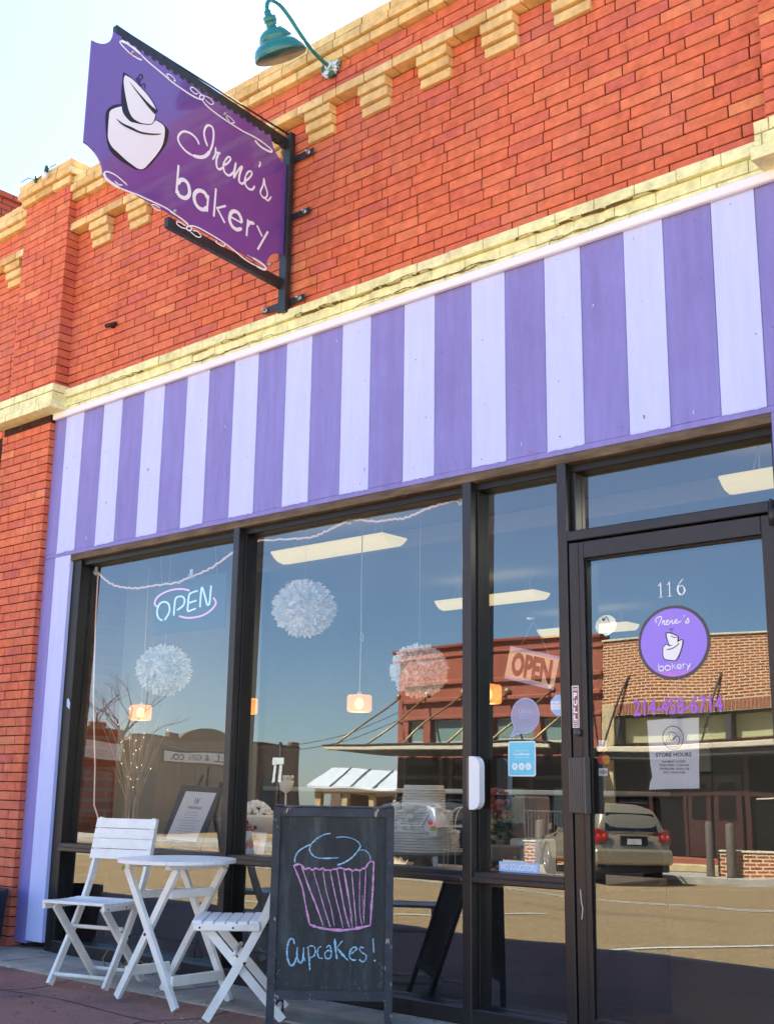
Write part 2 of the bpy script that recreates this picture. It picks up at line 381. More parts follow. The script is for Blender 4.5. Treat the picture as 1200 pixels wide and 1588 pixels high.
SIGN_DARK = [
 (0,[(1.335,4.67),(1.379,4.641),(1.413,4.605),(1.43,4.564),(1.427,4.494),(1.417,4.436),(1.405,4.389),(1.379,4.352),(1.317,4.334),(1.257,4.332),(1.21,4.334),(1.15,4.365),(1.102,4.432),(1.049,4.524),(1.019,4.584),(1.004,4.658),(1.008,4.686),(1.037,4.701),(1.087,4.705),(1.133,4.654),(1.273,4.599),(1.322,4.624)]),
 (0,[(1.339,4.868),(1.294,4.868),(1.235,4.854),(1.17,4.83),(1.124,4.799),(1.089,4.761),(1.103,4.749),(1.102,4.71),(1.119,4.668),(1.142,4.646),(1.198,4.621),(1.258,4.598),(1.297,4.603),(1.325,4.631),(1.336,4.676),(1.341,4.754),(1.338,4.83)]),
]
SIGN_LIGHT = [
 (0,[(1.336,4.654),(1.382,4.616),(1.409,4.582),(1.412,4.54),(1.412,4.469),(1.407,4.417),(1.381,4.384),(1.339,4.369),(1.282,4.352),(1.239,4.345),(1.198,4.342),(1.162,4.361),(1.125,4.416),(1.077,4.497),(1.047,4.564),(1.036,4.618),(1.035,4.672),(1.046,4.692),(1.077,4.697),(1.103,4.692),(1.119,4.666),(1.142,4.644),(1.198,4.618),(1.235,4.605),(1.272,4.595),(1.306,4.606),(1.327,4.625)]),
 (0,[(1.328,4.854),(1.278,4.856),(1.224,4.839),(1.169,4.817),(1.128,4.788),(1.103,4.758),(1.107,4.734),(1.113,4.695),(1.128,4.661),(1.161,4.641),(1.208,4.624),(1.251,4.624),(1.276,4.64),(1.295,4.673),(1.316,4.734),(1.329,4.782),(1.335,4.823)]),
]
SIGN_FOLD = [
 (0,[(1.368,4.562),(1.321,4.557),(1.261,4.565),(1.204,4.57),(1.128,4.598),(1.06,4.632),(1.081,4.614),(1.137,4.583),(1.203,4.558),(1.269,4.548),(1.329,4.545)]),
 (0,[(1.298,4.833),(1.251,4.808),(1.201,4.786),(1.146,4.767),(1.103,4.758),(1.109,4.73),(1.149,4.742),(1.21,4.775),(1.255,4.801)]),
]
SIGN_STEM = [
 (0.006,[(1.242,4.881),(1.221,4.924),(1.208,4.91),(1.227,4.876),(1.216,4.856),(1.193,4.878),(1.186,4.851)]),
 (0.006,[(1.227,4.876),(1.238,4.892),(1.246,4.874),(1.223,4.861)]),
]
SIGN_SWIRL = [
 (0.009,[(1.221,5.014),(1.258,5.007),(1.305,5.008),(1.347,5.02),(1.374,5.033),(1.368,5.048)]),
 (0.018,[(1.368,5.048),(1.335,5.057),(1.282,5.055),(1.234,5.045)]),
 (0.01,[(1.234,5.045),(1.18,5.029),(1.114,5.019),(1.059,5.01),(0.998,4.999),(0.913,4.996),(0.857,4.996),(0.799,5.003)]),
 (0.006,[(1.026,5.012),(1.044,5.024),(1.028,5.036),(1.0,5.035),(0.98,5.022),(0.993,5.012)]),
 (0.007,[(0.808,5.035),(0.832,5.021),(0.863,5.027),(0.864,5.043),(0.84,5.054),(0.796,5.044),(0.78,5.039)]),
 (0.009,[(0.781,5.04),(0.768,5.043),(0.763,5.033),(0.771,5.017),(0.784,5.01),(0.795,5.013),(0.794,5.028),(0.781,5.04)]),
 (0.009,[(0.897,4.997),(0.854,4.995),(0.812,5.0),(0.775,5.01),(0.749,4.995),(0.692,4.984),(0.621,4.979),(0.544,4.978),(0.452,4.979),(0.365,4.989),(0.304,4.991),(0.249,4.987),(0.207,4.981)]),
 (0.014,[(0.207,4.981),(0.205,4.966),(0.24,4.955),(0.295,4.952),(0.33,4.961),(0.347,4.971)]),
 (0.006,[(0.768,5.044),(0.721,5.054),(0.689,5.04),(0.707,5.019),(0.735,5.019),(0.751,5.025)]),
 (0.006,[(0.557,4.987),(0.584,5.0),(0.575,5.015),(0.546,5.013),(0.519,5.0),(0.544,4.984)]),
 (0.008,[(1.26,4.211),(1.299,4.223),(1.348,4.232),(1.396,4.225),(1.415,4.208)]),
 (0.018,[(1.415,4.208),(1.403,4.185),(1.36,4.173),(1.306,4.171)]),
 (0.009,[(1.306,4.171),(1.252,4.178),(1.187,4.188),(1.121,4.193),(1.053,4.199),(0.985,4.202),(0.914,4.193),(0.855,4.185),(0.825,4.177)]),
 (0.006,[(1.026,4.17),(1.051,4.16),(1.082,4.167),(1.086,4.178),(1.064,4.186),(1.029,4.183)]),
 (0.007,[(1.292,4.198),(1.313,4.187),(1.345,4.195)]),
 (0.008,[(0.961,4.193),(0.911,4.192),(0.867,4.186),(0.828,4.175)]),
 (0.009,[(0.827,4.167),(0.79,4.184),(0.746,4.191),(0.68,4.191),(0.601,4.189),(0.547,4.184),(0.478,4.173),(0.409,4.156),(0.353,4.15),(0.296,4.15)]),
 (0.014,[(0.296,4.15),(0.239,4.152),(0.215,4.165),(0.227,4.18),(0.27,4.187),(0.327,4.19)]),
 (0.007,[(0.327,4.19),(0.372,4.187)]),
 (0.009,[(0.82,4.172),(0.806,4.171),(0.801,4.162),(0.81,4.147),(0.826,4.141),(0.836,4.146),(0.833,4.16),(0.82,4.172)]),
 (0.007,[(0.846,4.158),(0.878,4.162),(0.906,4.157),(0.908,4.143),(0.876,4.136),(0.832,4.146)]),
 (0.007,[(0.791,4.154),(0.763,4.164),(0.733,4.154),(0.736,4.139),(0.767,4.13),(0.813,4.141)]),
 (0.007,[(0.547,4.184),(0.556,4.16),(0.586,4.158),(0.616,4.161),(0.61,4.172)]),
]
CHALK_BLUE = [
 (0.0045,[(-0.0159,0.8715),(-0.0425,0.8671),(-0.079,0.8488),(-0.1068,0.8208),(-0.1143,0.797),(-0.1055,0.7775),(-0.0846,0.7621),(-0.0476,0.7568),(0.0259,0.7606)]),
 (0.003,[(0.0071,0.8532),(0.0481,0.8566),(0.0852,0.8504),(0.1142,0.8358),(0.1289,0.8164)]),
 (0.005,[(0.1289,0.8164),(0.1151,0.7926),(0.0831,0.7587),(0.0469,0.7367),(0.0185,0.7284)]),
 (0.005,[(-0.1129,0.8187),(-0.1432,0.8045),(-0.1692,0.7844),(-0.1826,0.7567),(-0.1818,0.7332)]),
 (0.003,[(0.1211,0.7966),(0.1477,0.797),(0.1664,0.7815),(0.1761,0.7621),(0.1732,0.7425)]),
 (0.003,[(0.0469,0.7347),(0.0167,0.7206)]),
]
CHALK_PINK = [
 (0.006,[(-0.1895,0.7194),(-0.1734,0.7263),(-0.1571,0.7277),(-0.1425,0.7182),(-0.1359,0.7046),(-0.1238,0.7095),(-0.1116,0.7108),(-0.1033,0.7047),(-0.095,0.7033),(-0.0851,0.7105),(-0.0748,0.7094),(-0.0624,0.7046),(-0.0504,0.7118),(-0.0379,0.703),(-0.0257,0.7043),(-0.0134,0.7022),(0.0027,0.7087),(0.0149,0.7081),(0.0311,0.715),(0.0475,0.7113),(0.0598,0.7076),(0.076,0.7106),(0.0925,0.7022),(0.1046,0.7079),(0.1128,0.7064),(0.1291,0.7047),(0.1391,0.7127),(0.1533,0.7168),(0.1692,0.7405),(0.1874,0.7466),(0.1937,0.735)]),
 (0.007,[(-0.1854,0.7175),(-0.1434,0.6229),(-0.1268,0.5498),(-0.1037,0.4582)]),
 (0.009,[(-0.1037,0.4582),(-0.063,0.4456),(-0.0063,0.437),(0.0581,0.4361),(0.1183,0.4447),(0.1824,0.4591)]),
 (0.007,[(0.1917,0.7369),(0.1896,0.6203),(0.1849,0.5432),(0.1804,0.459)]),
 (0.0055,[(-0.1507,0.72),(-0.1086,0.6157),(-0.0738,0.5391),(-0.039,0.4517)]),
 (0.004,[(-0.0928,0.6955),(-0.0682,0.624),(-0.0372,0.532)]),
 (0.007,[(-0.0372,0.532),(-0.0066,0.4484)]),
 (0.0035,[(-0.0481,0.702),(-0.0315,0.6169),(-0.0048,0.5325)]),
 (0.006,[(-0.0048,0.5325),(0.0126,0.4544)]),
 (0.004,[(-0.0133,0.6987),(0.014,0.5867),(0.0362,0.5102),(0.0539,0.4456)]),
 (0.0045,[(0.0191,0.705),(0.0466,0.5795),(0.0646,0.503),(0.084,0.4461)]),
 (0.0045,[(0.0517,0.7036),(0.0745,0.5992),(0.0864,0.5186),(0.0973,0.4482)]),
 (0.004,[(0.0519,0.6958),(0.0705,0.5991),(0.095,0.4958)]),
 (0.004,[(0.0885,0.7002),(0.1013,0.5803),(0.1162,0.4504)]),
 (0.0035,[(0.1271,0.7047),(0.1276,0.5808),(0.131,0.5117),(0.1422,0.4565)]),
 (0.0035,[(0.1554,0.7129),(0.1519,0.5811),(0.1501,0.4662)]),
 (0.003,[(0.1415,0.5925),(0.1456,0.489)]),
 (0.008,[(-0.1875,0.7194),(-0.1633,0.7296),(-0.1404,0.7163)]),
]
CHALK_WORD = [
 (0.0065,[(-0.1723,0.3697),(-0.177,0.3886),(-0.1892,0.3941),(-0.2007,0.3768),(-0.2055,0.3427),(-0.2023,0.3089),(-0.1913,0.2828),(-0.179,0.2755),(-0.1675,0.2907),(-0.1603,0.3133)]),
 (0.0065,[(-0.1578,0.3568),(-0.1585,0.3209),(-0.1496,0.2947),(-0.1374,0.2893),(-0.1301,0.3101),(-0.1284,0.3572)]),
 (0.0065,[(-0.1284,0.3572),(-0.1284,0.3176),(-0.1197,0.2971)]),
 (0.005,[(-0.1075,0.3557),(-0.0995,0.2918),(-0.0964,0.2563)]),
 (0.0045,[(-0.1155,0.3537),(-0.0957,0.3635),(-0.0775,0.3581),(-0.0728,0.3374),(-0.0803,0.3184),(-0.1001,0.3106)]),
 (0.005,[(-0.0455,0.3624),(-0.0593,0.3546),(-0.0627,0.3338),(-0.0561,0.3132),(-0.038,0.3098)]),
 (0.005,[(-0.0232,0.3571),(-0.0095,0.3668),(-0.0011,0.3537),(0.0015,0.3311),(-0.0059,0.3103),(-0.024,0.3119),(-0.0285,0.3306),(-0.0169,0.344),(-0.0007,0.3405),(0.0039,0.3161)]),
 (0.007,[(0.0158,0.3975),(0.0211,0.3503),(0.0282,0.3071)]),
 (0.006,[(0.0522,0.3886),(0.0249,0.356)]),
 (0.0065,[(0.029,0.3542),(0.0537,0.3282),(0.0803,0.3024)]),
 (0.0055,[(0.0897,0.3288),(0.1094,0.3442),(0.1192,0.3557),(0.105,0.3611),(0.0894,0.3439),(0.0859,0.3212),(0.0982,0.3064),(0.1182,0.3049)]),
 (0.005,[(0.1532,0.3581),(0.1391,0.3617),(0.1333,0.3503),(0.1456,0.3373),(0.1638,0.3263),(0.1622,0.3075),(0.1464,0.2978),(0.1321,0.3089)]),
 (0.008,[(0.1945,0.4004),(0.1996,0.3382)]),
 (0.011,[(0.2021,0.3063),(0.2074,0.3015)]),
]
NEON_BLUE = [
 (0.008,[(-6.3757,2.1656),(-6.4148,2.183),(-6.4371,2.2205),(-6.4297,2.2626),(-6.3982,2.2883),(-6.3533,2.2889),(-6.3183,2.2714),(-6.3041,2.2372),(-6.3123,2.205),(-6.3498,2.1682)]),
 (0.008,[(-6.2556,2.1884),(-6.2538,2.2515),(-6.2437,2.3045),(-6.1858,2.3107),(-6.1514,2.2888),(-6.1559,2.2566),(-6.1762,2.2398),(-6.222,2.2229)]),
 (0.008,[(-6.0226,2.3321),(-6.079,2.326),(-6.1065,2.3124),(-6.1128,2.2573),(-6.114,2.2111),(-6.0978,2.205),(-6.0347,2.2156)]),
 (0.008,[(-6.0951,2.2603),(-6.0318,2.2683)]),
 (0.008,[(-5.9893,2.2207),(-5.9842,2.3375),(-5.9704,2.3407),(-5.9415,2.2828),(-5.9206,2.2351),(-5.9063,2.2292),(-5.8937,2.2463),(-5.8877,2.353)]),
]
NEON_PINK = [
 (0.008,[(-6.4375,2.2642),(-6.4655,2.2801),(-6.4644,2.3087),(-6.4255,2.3385),(-6.3447,2.3592),(-6.2637,2.3654),(-6.1753,2.3589),(-6.109,2.343)]),
 (0.008,[(-6.1964,2.1787),(-6.1157,2.1613),(-6.0231,2.1581),(-5.9399,2.1684),(-5.8726,2.1944),(-5.8339,2.2271),(-5.8427,2.2552),(-5.8574,2.2679)]),
]
DECAL_DARK = [
 (0,[(-2.5998,1.7175),(-2.5814,1.7344),(-2.5701,1.7261),(-2.55,1.7286),(-2.5229,1.7438),(-2.5063,1.7486),(-2.4961,1.7419),(-2.5031,1.7111),(-2.5196,1.6734),(-2.5369,1.6551),(-2.5665,1.6575),(-2.5944,1.6645),(-2.601,1.6905)]),
 (0,[(-2.5825,1.7843),(-2.5542,1.7822),(-2.522,1.7648),(-2.5191,1.7555),(-2.5234,1.7334),(-2.537,1.7238),(-2.5637,1.7205),(-2.5758,1.7461),(-2.5832,1.7677)]),
]
DECAL_LIGHT = [
 (0,[(-2.5955,1.7172),(-2.5799,1.7297),(-2.5702,1.7231),(-2.5502,1.7244),(-2.5232,1.7376),(-2.5065,1.7442),(-2.5018,1.7394),(-2.508,1.7114),(-2.5244,1.6767),(-2.539,1.6591),(-2.5663,1.6613),(-2.5909,1.6682),(-2.5967,1.6902)]),
 (0,[(-2.5777,1.7794),(-2.5578,1.7779),(-2.526,1.763),(-2.5246,1.7568),(-2.5272,1.7366),(-2.5368,1.7289),(-2.5617,1.7264),(-2.5708,1.7457),(-2.5766,1.7672)]),
]
DECAL_FOLD = [
 (0.003,[(-2.5582,1.7674),(-2.542,1.7602),(-2.5239,1.758)]),
 (0.004,[(-2.5776,1.707),(-2.5508,1.7113),(-2.5272,1.7232),(-2.5169,1.7329)]),
 (0.002,[(-2.5519,1.782),(-2.5516,1.8046)]),
 (0.002,[(-2.5634,1.7995),(-2.552,1.7941),(-2.5401,1.8007)]),
]
DECAL_SCRIPT = [
 (0.0045,[(-2.6224,1.833),(-2.6306,1.8398),(-2.625,1.8516),(-2.6112,1.8581),(-2.5995,1.8556),(-2.6071,1.8364),(-2.618,1.8174)]),
 (0.004,[(-2.5993,1.822),(-2.5937,1.8353),(-2.5967,1.8416)]),
 (0.004,[(-2.5949,1.8308),(-2.5851,1.8392),(-2.5883,1.8273),(-2.5859,1.8201),(-2.5791,1.8226)]),
 (0.0045,[(-2.5782,1.828),(-2.5669,1.8346),(-2.57,1.8395),(-2.5769,1.8339),(-2.5784,1.8234),(-2.5709,1.8189),(-2.5623,1.8252)]),
 (0.0045,[(-2.5584,1.8385),(-2.5608,1.822)]),
 (0.0045,[(-2.5596,1.8265),(-2.5467,1.8375),(-2.5482,1.8271),(-2.5458,1.8208),(-2.5373,1.8262)]),
 (0.0045,[(-2.5356,1.8276),(-2.5237,1.8341),(-2.5278,1.8384),(-2.5347,1.8329),(-2.5341,1.8238),(-2.5242,1.8221),(-2.5024,1.8309)]),
 (0.005,[(-2.4865,1.8552),(-2.4912,1.8465)]),
 (0.005,[(-2.4691,1.8417),(-2.468,1.8311),(-2.4667,1.8235),(-2.4752,1.8182),(-2.4848,1.822)]),
 (0.004,[(-2.4849,1.8205),(-2.4761,1.8318),(-2.4708,1.8403)]),
]
DECAL_WORD = [
 (0.0055,[(-2.6229,1.6482),(-2.6223,1.6166)]),
 (0.005,[(-2.6204,1.6285),(-2.6125,1.6346),(-2.6025,1.6335),(-2.5971,1.6266),(-2.5998,1.6184),(-2.61,1.6144),(-2.6208,1.6195)]),
 (0.005,[(-2.5671,1.63),(-2.5757,1.6365),(-2.5858,1.6349),(-2.5904,1.6268),(-2.5865,1.6176),(-2.5767,1.6153),(-2.5675,1.6211)]),
 (0.0055,[(-2.5658,1.6368),(-2.5644,1.6164)]),
 (0.0055,[(-2.5563,1.6482),(-2.5551,1.6174)]),
 (0.005,[(-2.541,1.6384),(-2.5539,1.6293)]),
 (0.005,[(-2.5495,1.6311),(-2.537,1.6185)]),
 (0.0045,[(-2.531,1.6265),(-2.512,1.6284),(-2.5149,1.636),(-2.5229,1.6385),(-2.5307,1.633),(-2.5305,1.6241),(-2.5222,1.6186),(-2.5116,1.6219)]),
 (0.0055,[(-2.5042,1.6398),(-2.5025,1.6205)]),
 (0.005,[(-2.5033,1.6324),(-2.4985,1.638),(-2.4913,1.6385)]),
 (0.0055,[(-2.4871,1.6382),(-2.4764,1.6235)]),
 (0.0055,[(-2.4659,1.6406),(-2.4764,1.6235),(-2.4829,1.6106)]),
]

# ---------------------------------------------------------------- material list
brick_mat('brick_red', [(0.0, (0.50,0.115,0.095)), (0.2, (0.57,0.135,0.090)), (0.5, (0.62,0.150,0.072)), (0.85, (0.66,0.185,0.095)), (1.0, (0.68,0.24,0.11))], 0.35)
brick_mat('brick_yellow', [(0.0, (0.56,0.36,0.14)), (0.5, (0.70,0.49,0.21)), (1.0, (0.78,0.60,0.31))], 0.35, dust=(.74,.60,.36))
brick_mat('brick_cream', [(0.0, (0.72,0.72,0.38)), (0.5, (0.77,0.77,0.43)), (1.0, (0.81,0.81,0.49))], 0.25, 0.6, dust=(.80,.80,.52))
chips(MATS['brick_cream'], (0.60,0.56,0.24), 7, 0.66, 0.72, (0.5, 1, 2.2))
mat('mortar', (0.055,0.026,0.022), 0.95, 0.1, var=0.5, vscale=20, bump=0.4, bscale=150)
mat('mortar_cream', (0.55,0.50,0.24), 0.8, 0.2, var=0.3, vscale=12)
mat('paint_light', (0.52,0.58,0.94), 0.55, 0.25, var=0.05, vscale=16, bump=0.5, bscale=38, stretch=(1.0, 1.0, 0.10))
chips(MATS['paint_light'], (0.40,0.36,0.66), 30, 0.70, 0.73, (1, 1, 0.5))
mat('paint_dark', (0.235,0.22,0.56), 0.55, 0.25, var=0.10, vscale=16, bump=0.5, bscale=38, stretch=(1.0, 1.0, 0.10))
chips(MATS['paint_dark'], (0.18,0.15,0.42), 1.6, 0.50, 0.85, (1, 1, .5))
chips(MATS['paint_dark'], (0.50,0.46,0.74), 34, 0.715, 0.735, (1, 1, 0.6))
mat('trim_white', (0.78,0.80,0.90), 0.5, 0.3, var=0.04, bump=0.1)
mat('bronze', (0.017,0.0135,0.0145), 0.34, 0.5, var=0.25, vscale=6, bump=0.03, bscale=120)
mat('bronze_dark', (0.007,0.006,0.006), 0.45, 0.4, var=0.2)
mat('weathered', (0.13,0.095,0.065), 0.8, 0.2, var=0.5, vscale=9, bump=0.5, bscale=60, stretch=(0.4, 1, 2))
chips(MATS['weathered'], (0.32,0.24,0.16), 16, 0.62, 0.68, (0.3, 1, 2))
mat('handle_metal', (0.11,0.095,0.09), 0.45, 0.5, 0.3, var=0.2, vscale=30, stretch=(8, 1, 0.3))
mat('white_plastic', (0.80,0.81,0.84), 0.35, 0.5)
glass_mat('glass'); glass_mat('door_glass', wave=0.035, wscale=1.1)
mat('clear_edge', (0.30,0.42,0.38), 0.2, 0.5)
mat('concrete', (0.40,0.36,0.31), 0.9, 0.15, var=0.22, vscale=5, bump=0.5, bscale=90)
chips(MATS['concrete'], (0.19,0.16,0.13), 3.2, 0.58, 0.74)
mat('pavement', (0.24,0.11,0.085), 0.60, 0.3, col2=(0.36,0.185,0.145), vscale=60, bump=0.6, bscale=180)
chips(MATS['pavement'], (0.15,0.085,0.09), 1.6, 0.50, 0.66)
chips(MATS['pavement'], (0.48,0.38,0.34), 160, 0.70, 0.74)
mat('road', (0.12,0.072,0.032), 0.9, 0.2, col2=(0.50,0.335,0.165), vscale=30, bump=0.8, bscale=150)
chips(MATS['road'], (0.13,0.10,0.075), 0.55, 0.56, 0.74, (0.25, 1.6, 1))
mat('road_paint', (0.62,0.58,0.48), 0.8, 0.2, var=0.2, vscale=20)
mat('kerb', (0.38,0.33,0.26), 0.9, 0.15, var=0.2, bump=0.3)
mat('ground_far', (0.24,0.19,0.12), 0.95, 0.1, var=0.3, vscale=0.4)

# ---------------------------------------------------------------- ground
def road_z(y): return -0.16 - 0.0165 * (-3.4 - y)
g = MB(); g.add([(-700,-700,-.75),(700,-700,-.75),(700,700,-.75),(-700,700,-.75)], [(0,1,2,3)])
tag(g.build('ground', 'ground_far'), kind='structure')
g = MB(); ys = [-3.4, -8, -13, -22.2]
for a, b in zip(ys, ys[1:]): g.add([(-48,b,road_z(b)),(60,b,road_z(b)),(60,a,road_z(a)),(-48,a,road_z(a))], [(0,1,2,3)])
g.add([(-75,-60,-.5),(-48,-60,-.5),(-48,8,-.5),(-75,8,-.5)], [(0,1,2,3)])
g.add([(-48,-60,-.5),(-30,-60,-.5),(-30,-22.2,-.5),(-48,-22.2,-.5)], [(0,1,2,3)])
tag(g.build('road', 'road'), kind='structure')
g = MB()
for (x0,y0,x1,y1,wd) in ((-5.85,-4.25,-5.15,-7.6,.09),(-14,-5.9,-9.9,-5.5,.09),(-9.3,-5.6,-9.0,-8.4,.09),(-30,-12.6,20,-12.6,.11),(-30,-12.9,20,-12.9,.11),(-12.8,-17.6,-10.6,-21.9,.1),(-18.5,-17.6,-16.8,-21.9,.1)):
    d = V((x1-x0, y1-y0, 0)).normalized(); n = V((-d.y, d.x, 0)) * wd / 2
    P = [V((x0,y0,0))-n, V((x1,y1,0))-n, V((x1,y1,0))+n, V((x0,y0,0))+n]
    K = 6
    for k in range(K):
        a0, a1 = P[0].lerp(P[1], k/K), P[0].lerp(P[1], (k+1)/K); b0, b1 = P[3].lerp(P[2], k/K), P[3].lerp(P[2], (k+1)/K)
        g.add([(p.x, p.y, road_z(p.y) + .008) for p in (a0, a1, b1, b0)], [(0,1,2,3)])
tag(g.build('road_marking', 'road_paint'), kind='structure')
# sidewalk in front of the shop: a concrete strip along the wall, reddish paving out to the kerb
g = MB(); g.box((-40,-.52,-.3),(30,.6,0)); tag(g.build('concrete_strip', 'concrete'), kind='structure')
g = MB(); g.box((-40,-3.22,-.3),(30,-.524,-.008)); tag(g.build('sidewalk', 'pavement'), kind='structure')
mat('paving_crack', (.07,.04,.035), .95); mat('gum', (.55,.50,.46), .8)
g = MB()
for pts in ([(-8.2,-1.05),(-7.2,-.98),(-6.4,-1.02),(-5.6,-.93),(-4.9,-.97),(-4.2,-.90),(-3.2,-.94)], [(-6.1,-.524),(-6.0,-.8),(-6.08,-1.1),(-5.95,-1.5)], [(-4.75,-.524),(-4.7,-.75),(-4.82,-1.0),(-4.7,-1.3)], [(-5.4,-.53),(-5.35,-.1),(-5.37,.0)], [(-7.0,-.53),(-6.96,-.2),(-6.98,.0)]):
    stroke(g, pts, .007, lambda u, v, h: (u, v, (.0012 if v > -.52 else -.0068) + h), .0006, 0, 0, jag=1.2)
for i in range(46):
    u, v, a = rnd.uniform(-8, -4.2), rnd.uniform(-1.9, -.55), rnd.uniform(.004, .012)
    flat(g, [(u+a*math.cos(k), v+a*.8*math.sin(k)) for k in range(6)], lambda u, v, h: (u, v, -.0068 + h), .0008, 0, 1 if i % 3 else 0)
tag(g.build('paving_marks', ['paving_crack', 'gum']), kind='structure')
g = MB(); g.cbox((-40,-3.4,-.4),(30,-3.224,-.004), .02); tag(g.build('kerb', 'kerb'), kind='structure')
g = MB(); g.box((-48,-25.3,-.7),(60,-22.4,-.30)); tag(g.build('far_sidewalk', 'kerb'), kind='structure')
g = MB(); g.cbox((-48,-22.4,-.7),(60,-22.2,-.296), .02); tag(g.build('far_kerb', 'kerb'), kind='structure')

# ---------------------------------------------------------------- the shop building
shop = thing('brick_building', (-4.6, 0.0, 0.0), 'red brick shop front with a purple striped fascia above dark framed windows', 'building')
BH = 0.0645; ZC = 3.965            # course height, top of the cream band
def wf(p): return lambda u, z, d: (u, -p - d, z)
def side_r(x0, y0): return lambda u, z, d: (x0 + d, y0 + u, z)     # a return face looking towards +X, u runs back into the wall

XL, XR = -7.45, -1.895               # the bay between the two pilasters
# main wall behind everything (mortar coloured core)
m = MB()
m.box((-14, .010, ZC-.20),(1.5, .30, 5.70))
m.box((-14, .012, 0),(-7.60, .30, ZC-.20)); m.box((-1.80,.012,0),(1.5,.30,ZC-.2))
m.box((-7.60, .06, 2.75),(-1.80,.30,ZC-.2))
m.build('wall_core', 'mortar', shop)
corb_x = [-7.11 + .464 * k for k in range(12)]
def in_corbel(u, z):
    return any(abs(u - c) < .115 for c in corb_x) and ZC + 17*BH < z < ZC + 20*BH
m = MB()
bricks(m, XL, XR, ZC, ZC + 20*BH, wf(0))
bricks(m, XL, XR, ZC + 21*BH, ZC + 24*BH, wf(.045), depth=.06, stagger=.25)
m.build('brick_wall', 'brick_red', shop)
# neighbouring bay on the left
m = MB()
bricks(m, -13.5, -8.07, ZC-.2, ZC + 20*BH, wf(0), stagger=.3)
bricks(m, -13.5, -8.07, ZC + 21*BH, ZC + 24*BH, wf(.045), depth=.06)
bricks(m, -13.5, -8.22, 0, ZC-.2, wf(-.02))
m.build('side_bay_wall', 'brick_red', shop)
brick_tex('party_brick', (.50,.10,.05), (.42,.085,.05), (.10,.04,.03), .2225, .0645, .006, axis='yz')
m = MB(); m.box((-10.7,.32,5.2),(-10.5,6.0,7.02)); m.cbox((-10.72,.30,7.022),(-10.48,6.02,7.10), .006); m.build('party_wall', 'party_brick', shop)
# yellow belt course, corbels and parapet
for u0, u1 in ((XL, XR), (-13.5, -8.07)):
    m = MB(); bricks(m, u0, u1, ZC+20*BH, ZC+21*BH, wf(.085), depth=.09, stagger=.1); m.build('belt_course', 'brick_yellow', shop)
def corbel(x):
    m = MB()
    for k, pr_ in enumerate((.070, .050, .026)):
        z1 = ZC + (20 - k) * BH; wd = .111
        m.cbox((x - wd + rnd.uniform(-.003,.003), -pr_, z1 - BH + .004),(x + wd + rnd.uniform(-.003,.003), .02, z1 - .003), .003, 0, rnd.uniform(.3,.7))
    return m
for x in corb_x: corbel(x).build('corbel', 'brick_yellow', shop)
for x in [-8.30 - .4475*k for k in range(10)]: corbel(x).build('corbel', 'brick_yellow', shop)
for (u0, u1) in ((XL, XR), (-13.5, -8.07)):
    m = MB(); z = ZC + 24*BH
    bricks(m, u0, u1, z, z+BH, wf(.088), depth=.09, stagger=.2)
    bricks(m, u0, u1, z+BH, z+2*BH, wf(.112), depth=.12, stagger=.65)
    bricks(m, u0, u1, z+2*BH, z+3*BH, wf(.108), depth=.12, stagger=.15, jit=.004)
    m.box((u0, -.076, z+.010),(u1, .30, z+BH), 1); m.box((u0, -.1, z+BH+.010),(u1, .30, z+3*BH-.010), 1)
    m.build('parapet', ['brick_yellow', 'mortar'], shop)
# pilasters: front, right-hand return, yellow cap, cream block, lower pier
def pilaster(x0, x1, p=.11):
    e = MB(); e.box((x0, -p+.010, ZC-.1),(x1-.010, .02, ZC+26*BH))
    e.build('pilaster_core', 'mortar', shop)
    m = MB()
    bricks(m, x0, x1, ZC, ZC+26*BH, wf(p), stagger=.12)
    bricks(m, -p+.002, .012, ZC, ZC+26*BH, side_r(x1, 0), stagger=.5)
    if x0 > -3: bricks(m, -.012, p-.002, ZC, ZC+26*BH, lambda u, z, d: (x0 - d, -u, z), stagger=.5)
    m.build('pilaster', 'brick_red', shop)
    m = MB(); z = ZC + 26*BH
    for k, pp in enumerate((.140, .166, .160)):
        e_ = pp - .11
        bricks(m, x0 - e_, x1 + e_, z + k*BH, z + (k+1)*BH, wf(pp), stagger=.3*k+.1, depth=pp)
        bricks(m, -pp+.002, .14, z + k*BH, z + (k+1)*BH, side_r(x1 + e_, 0), stagger=.4*k, depth=.06)
        m.box((x0 - e_ + .008, -pp + .01, z + k*BH+.009),(x1 + e_ - .01, .30, z+(k+1)*BH-.009), 1)
    m.build('pilaster_cap', ['brick_yellow', 'mortar'], shop)
    m = MB(); z = ZC - 3*BH + .03
    for k, pp in enumerate((.165, .150, .150)):
        e_ = pp - .11
        xa = x0 - e_ - (.12 if x0 < -3 else .0)
        m.box((xa + .006, -pp + .008, z + k*BH + .009),(x1 + e_ - .008, .02, z + (k+1)*BH - .009), 1)
        bricks(m, xa, x1 + e_, z + k*BH, z + (k+1)*BH, wf(pp), stagger=.35*k, depth=pp)
        bricks(m, -pp+.002, .012, z + k*BH, z + (k+1)*BH, side_r(x1 + e_, 0), stagger=.45*k, depth=.05)
    m.build('cream_block', ['brick_cream', 'mortar_cream'], shop)
pilaster(-8.07, XL); pilaster(XR, -1.25)
m = MB()
m.box((-8.22, -.04, 0),(-7.572, .012, ZC-3*BH+.03), 1)
bricks(m, -8.22, -7.562, 0, ZC-3*BH+.03, wf(.05), stagger=.2, rows=58)
bricks(m, -.048, .06, 0, ZC-3*BH+.03, side_r(-7.562, 0), stagger=.5, rows=58)
m.build('lower_pier', ['brick_red', 'mortar'], shop)
m = MB()
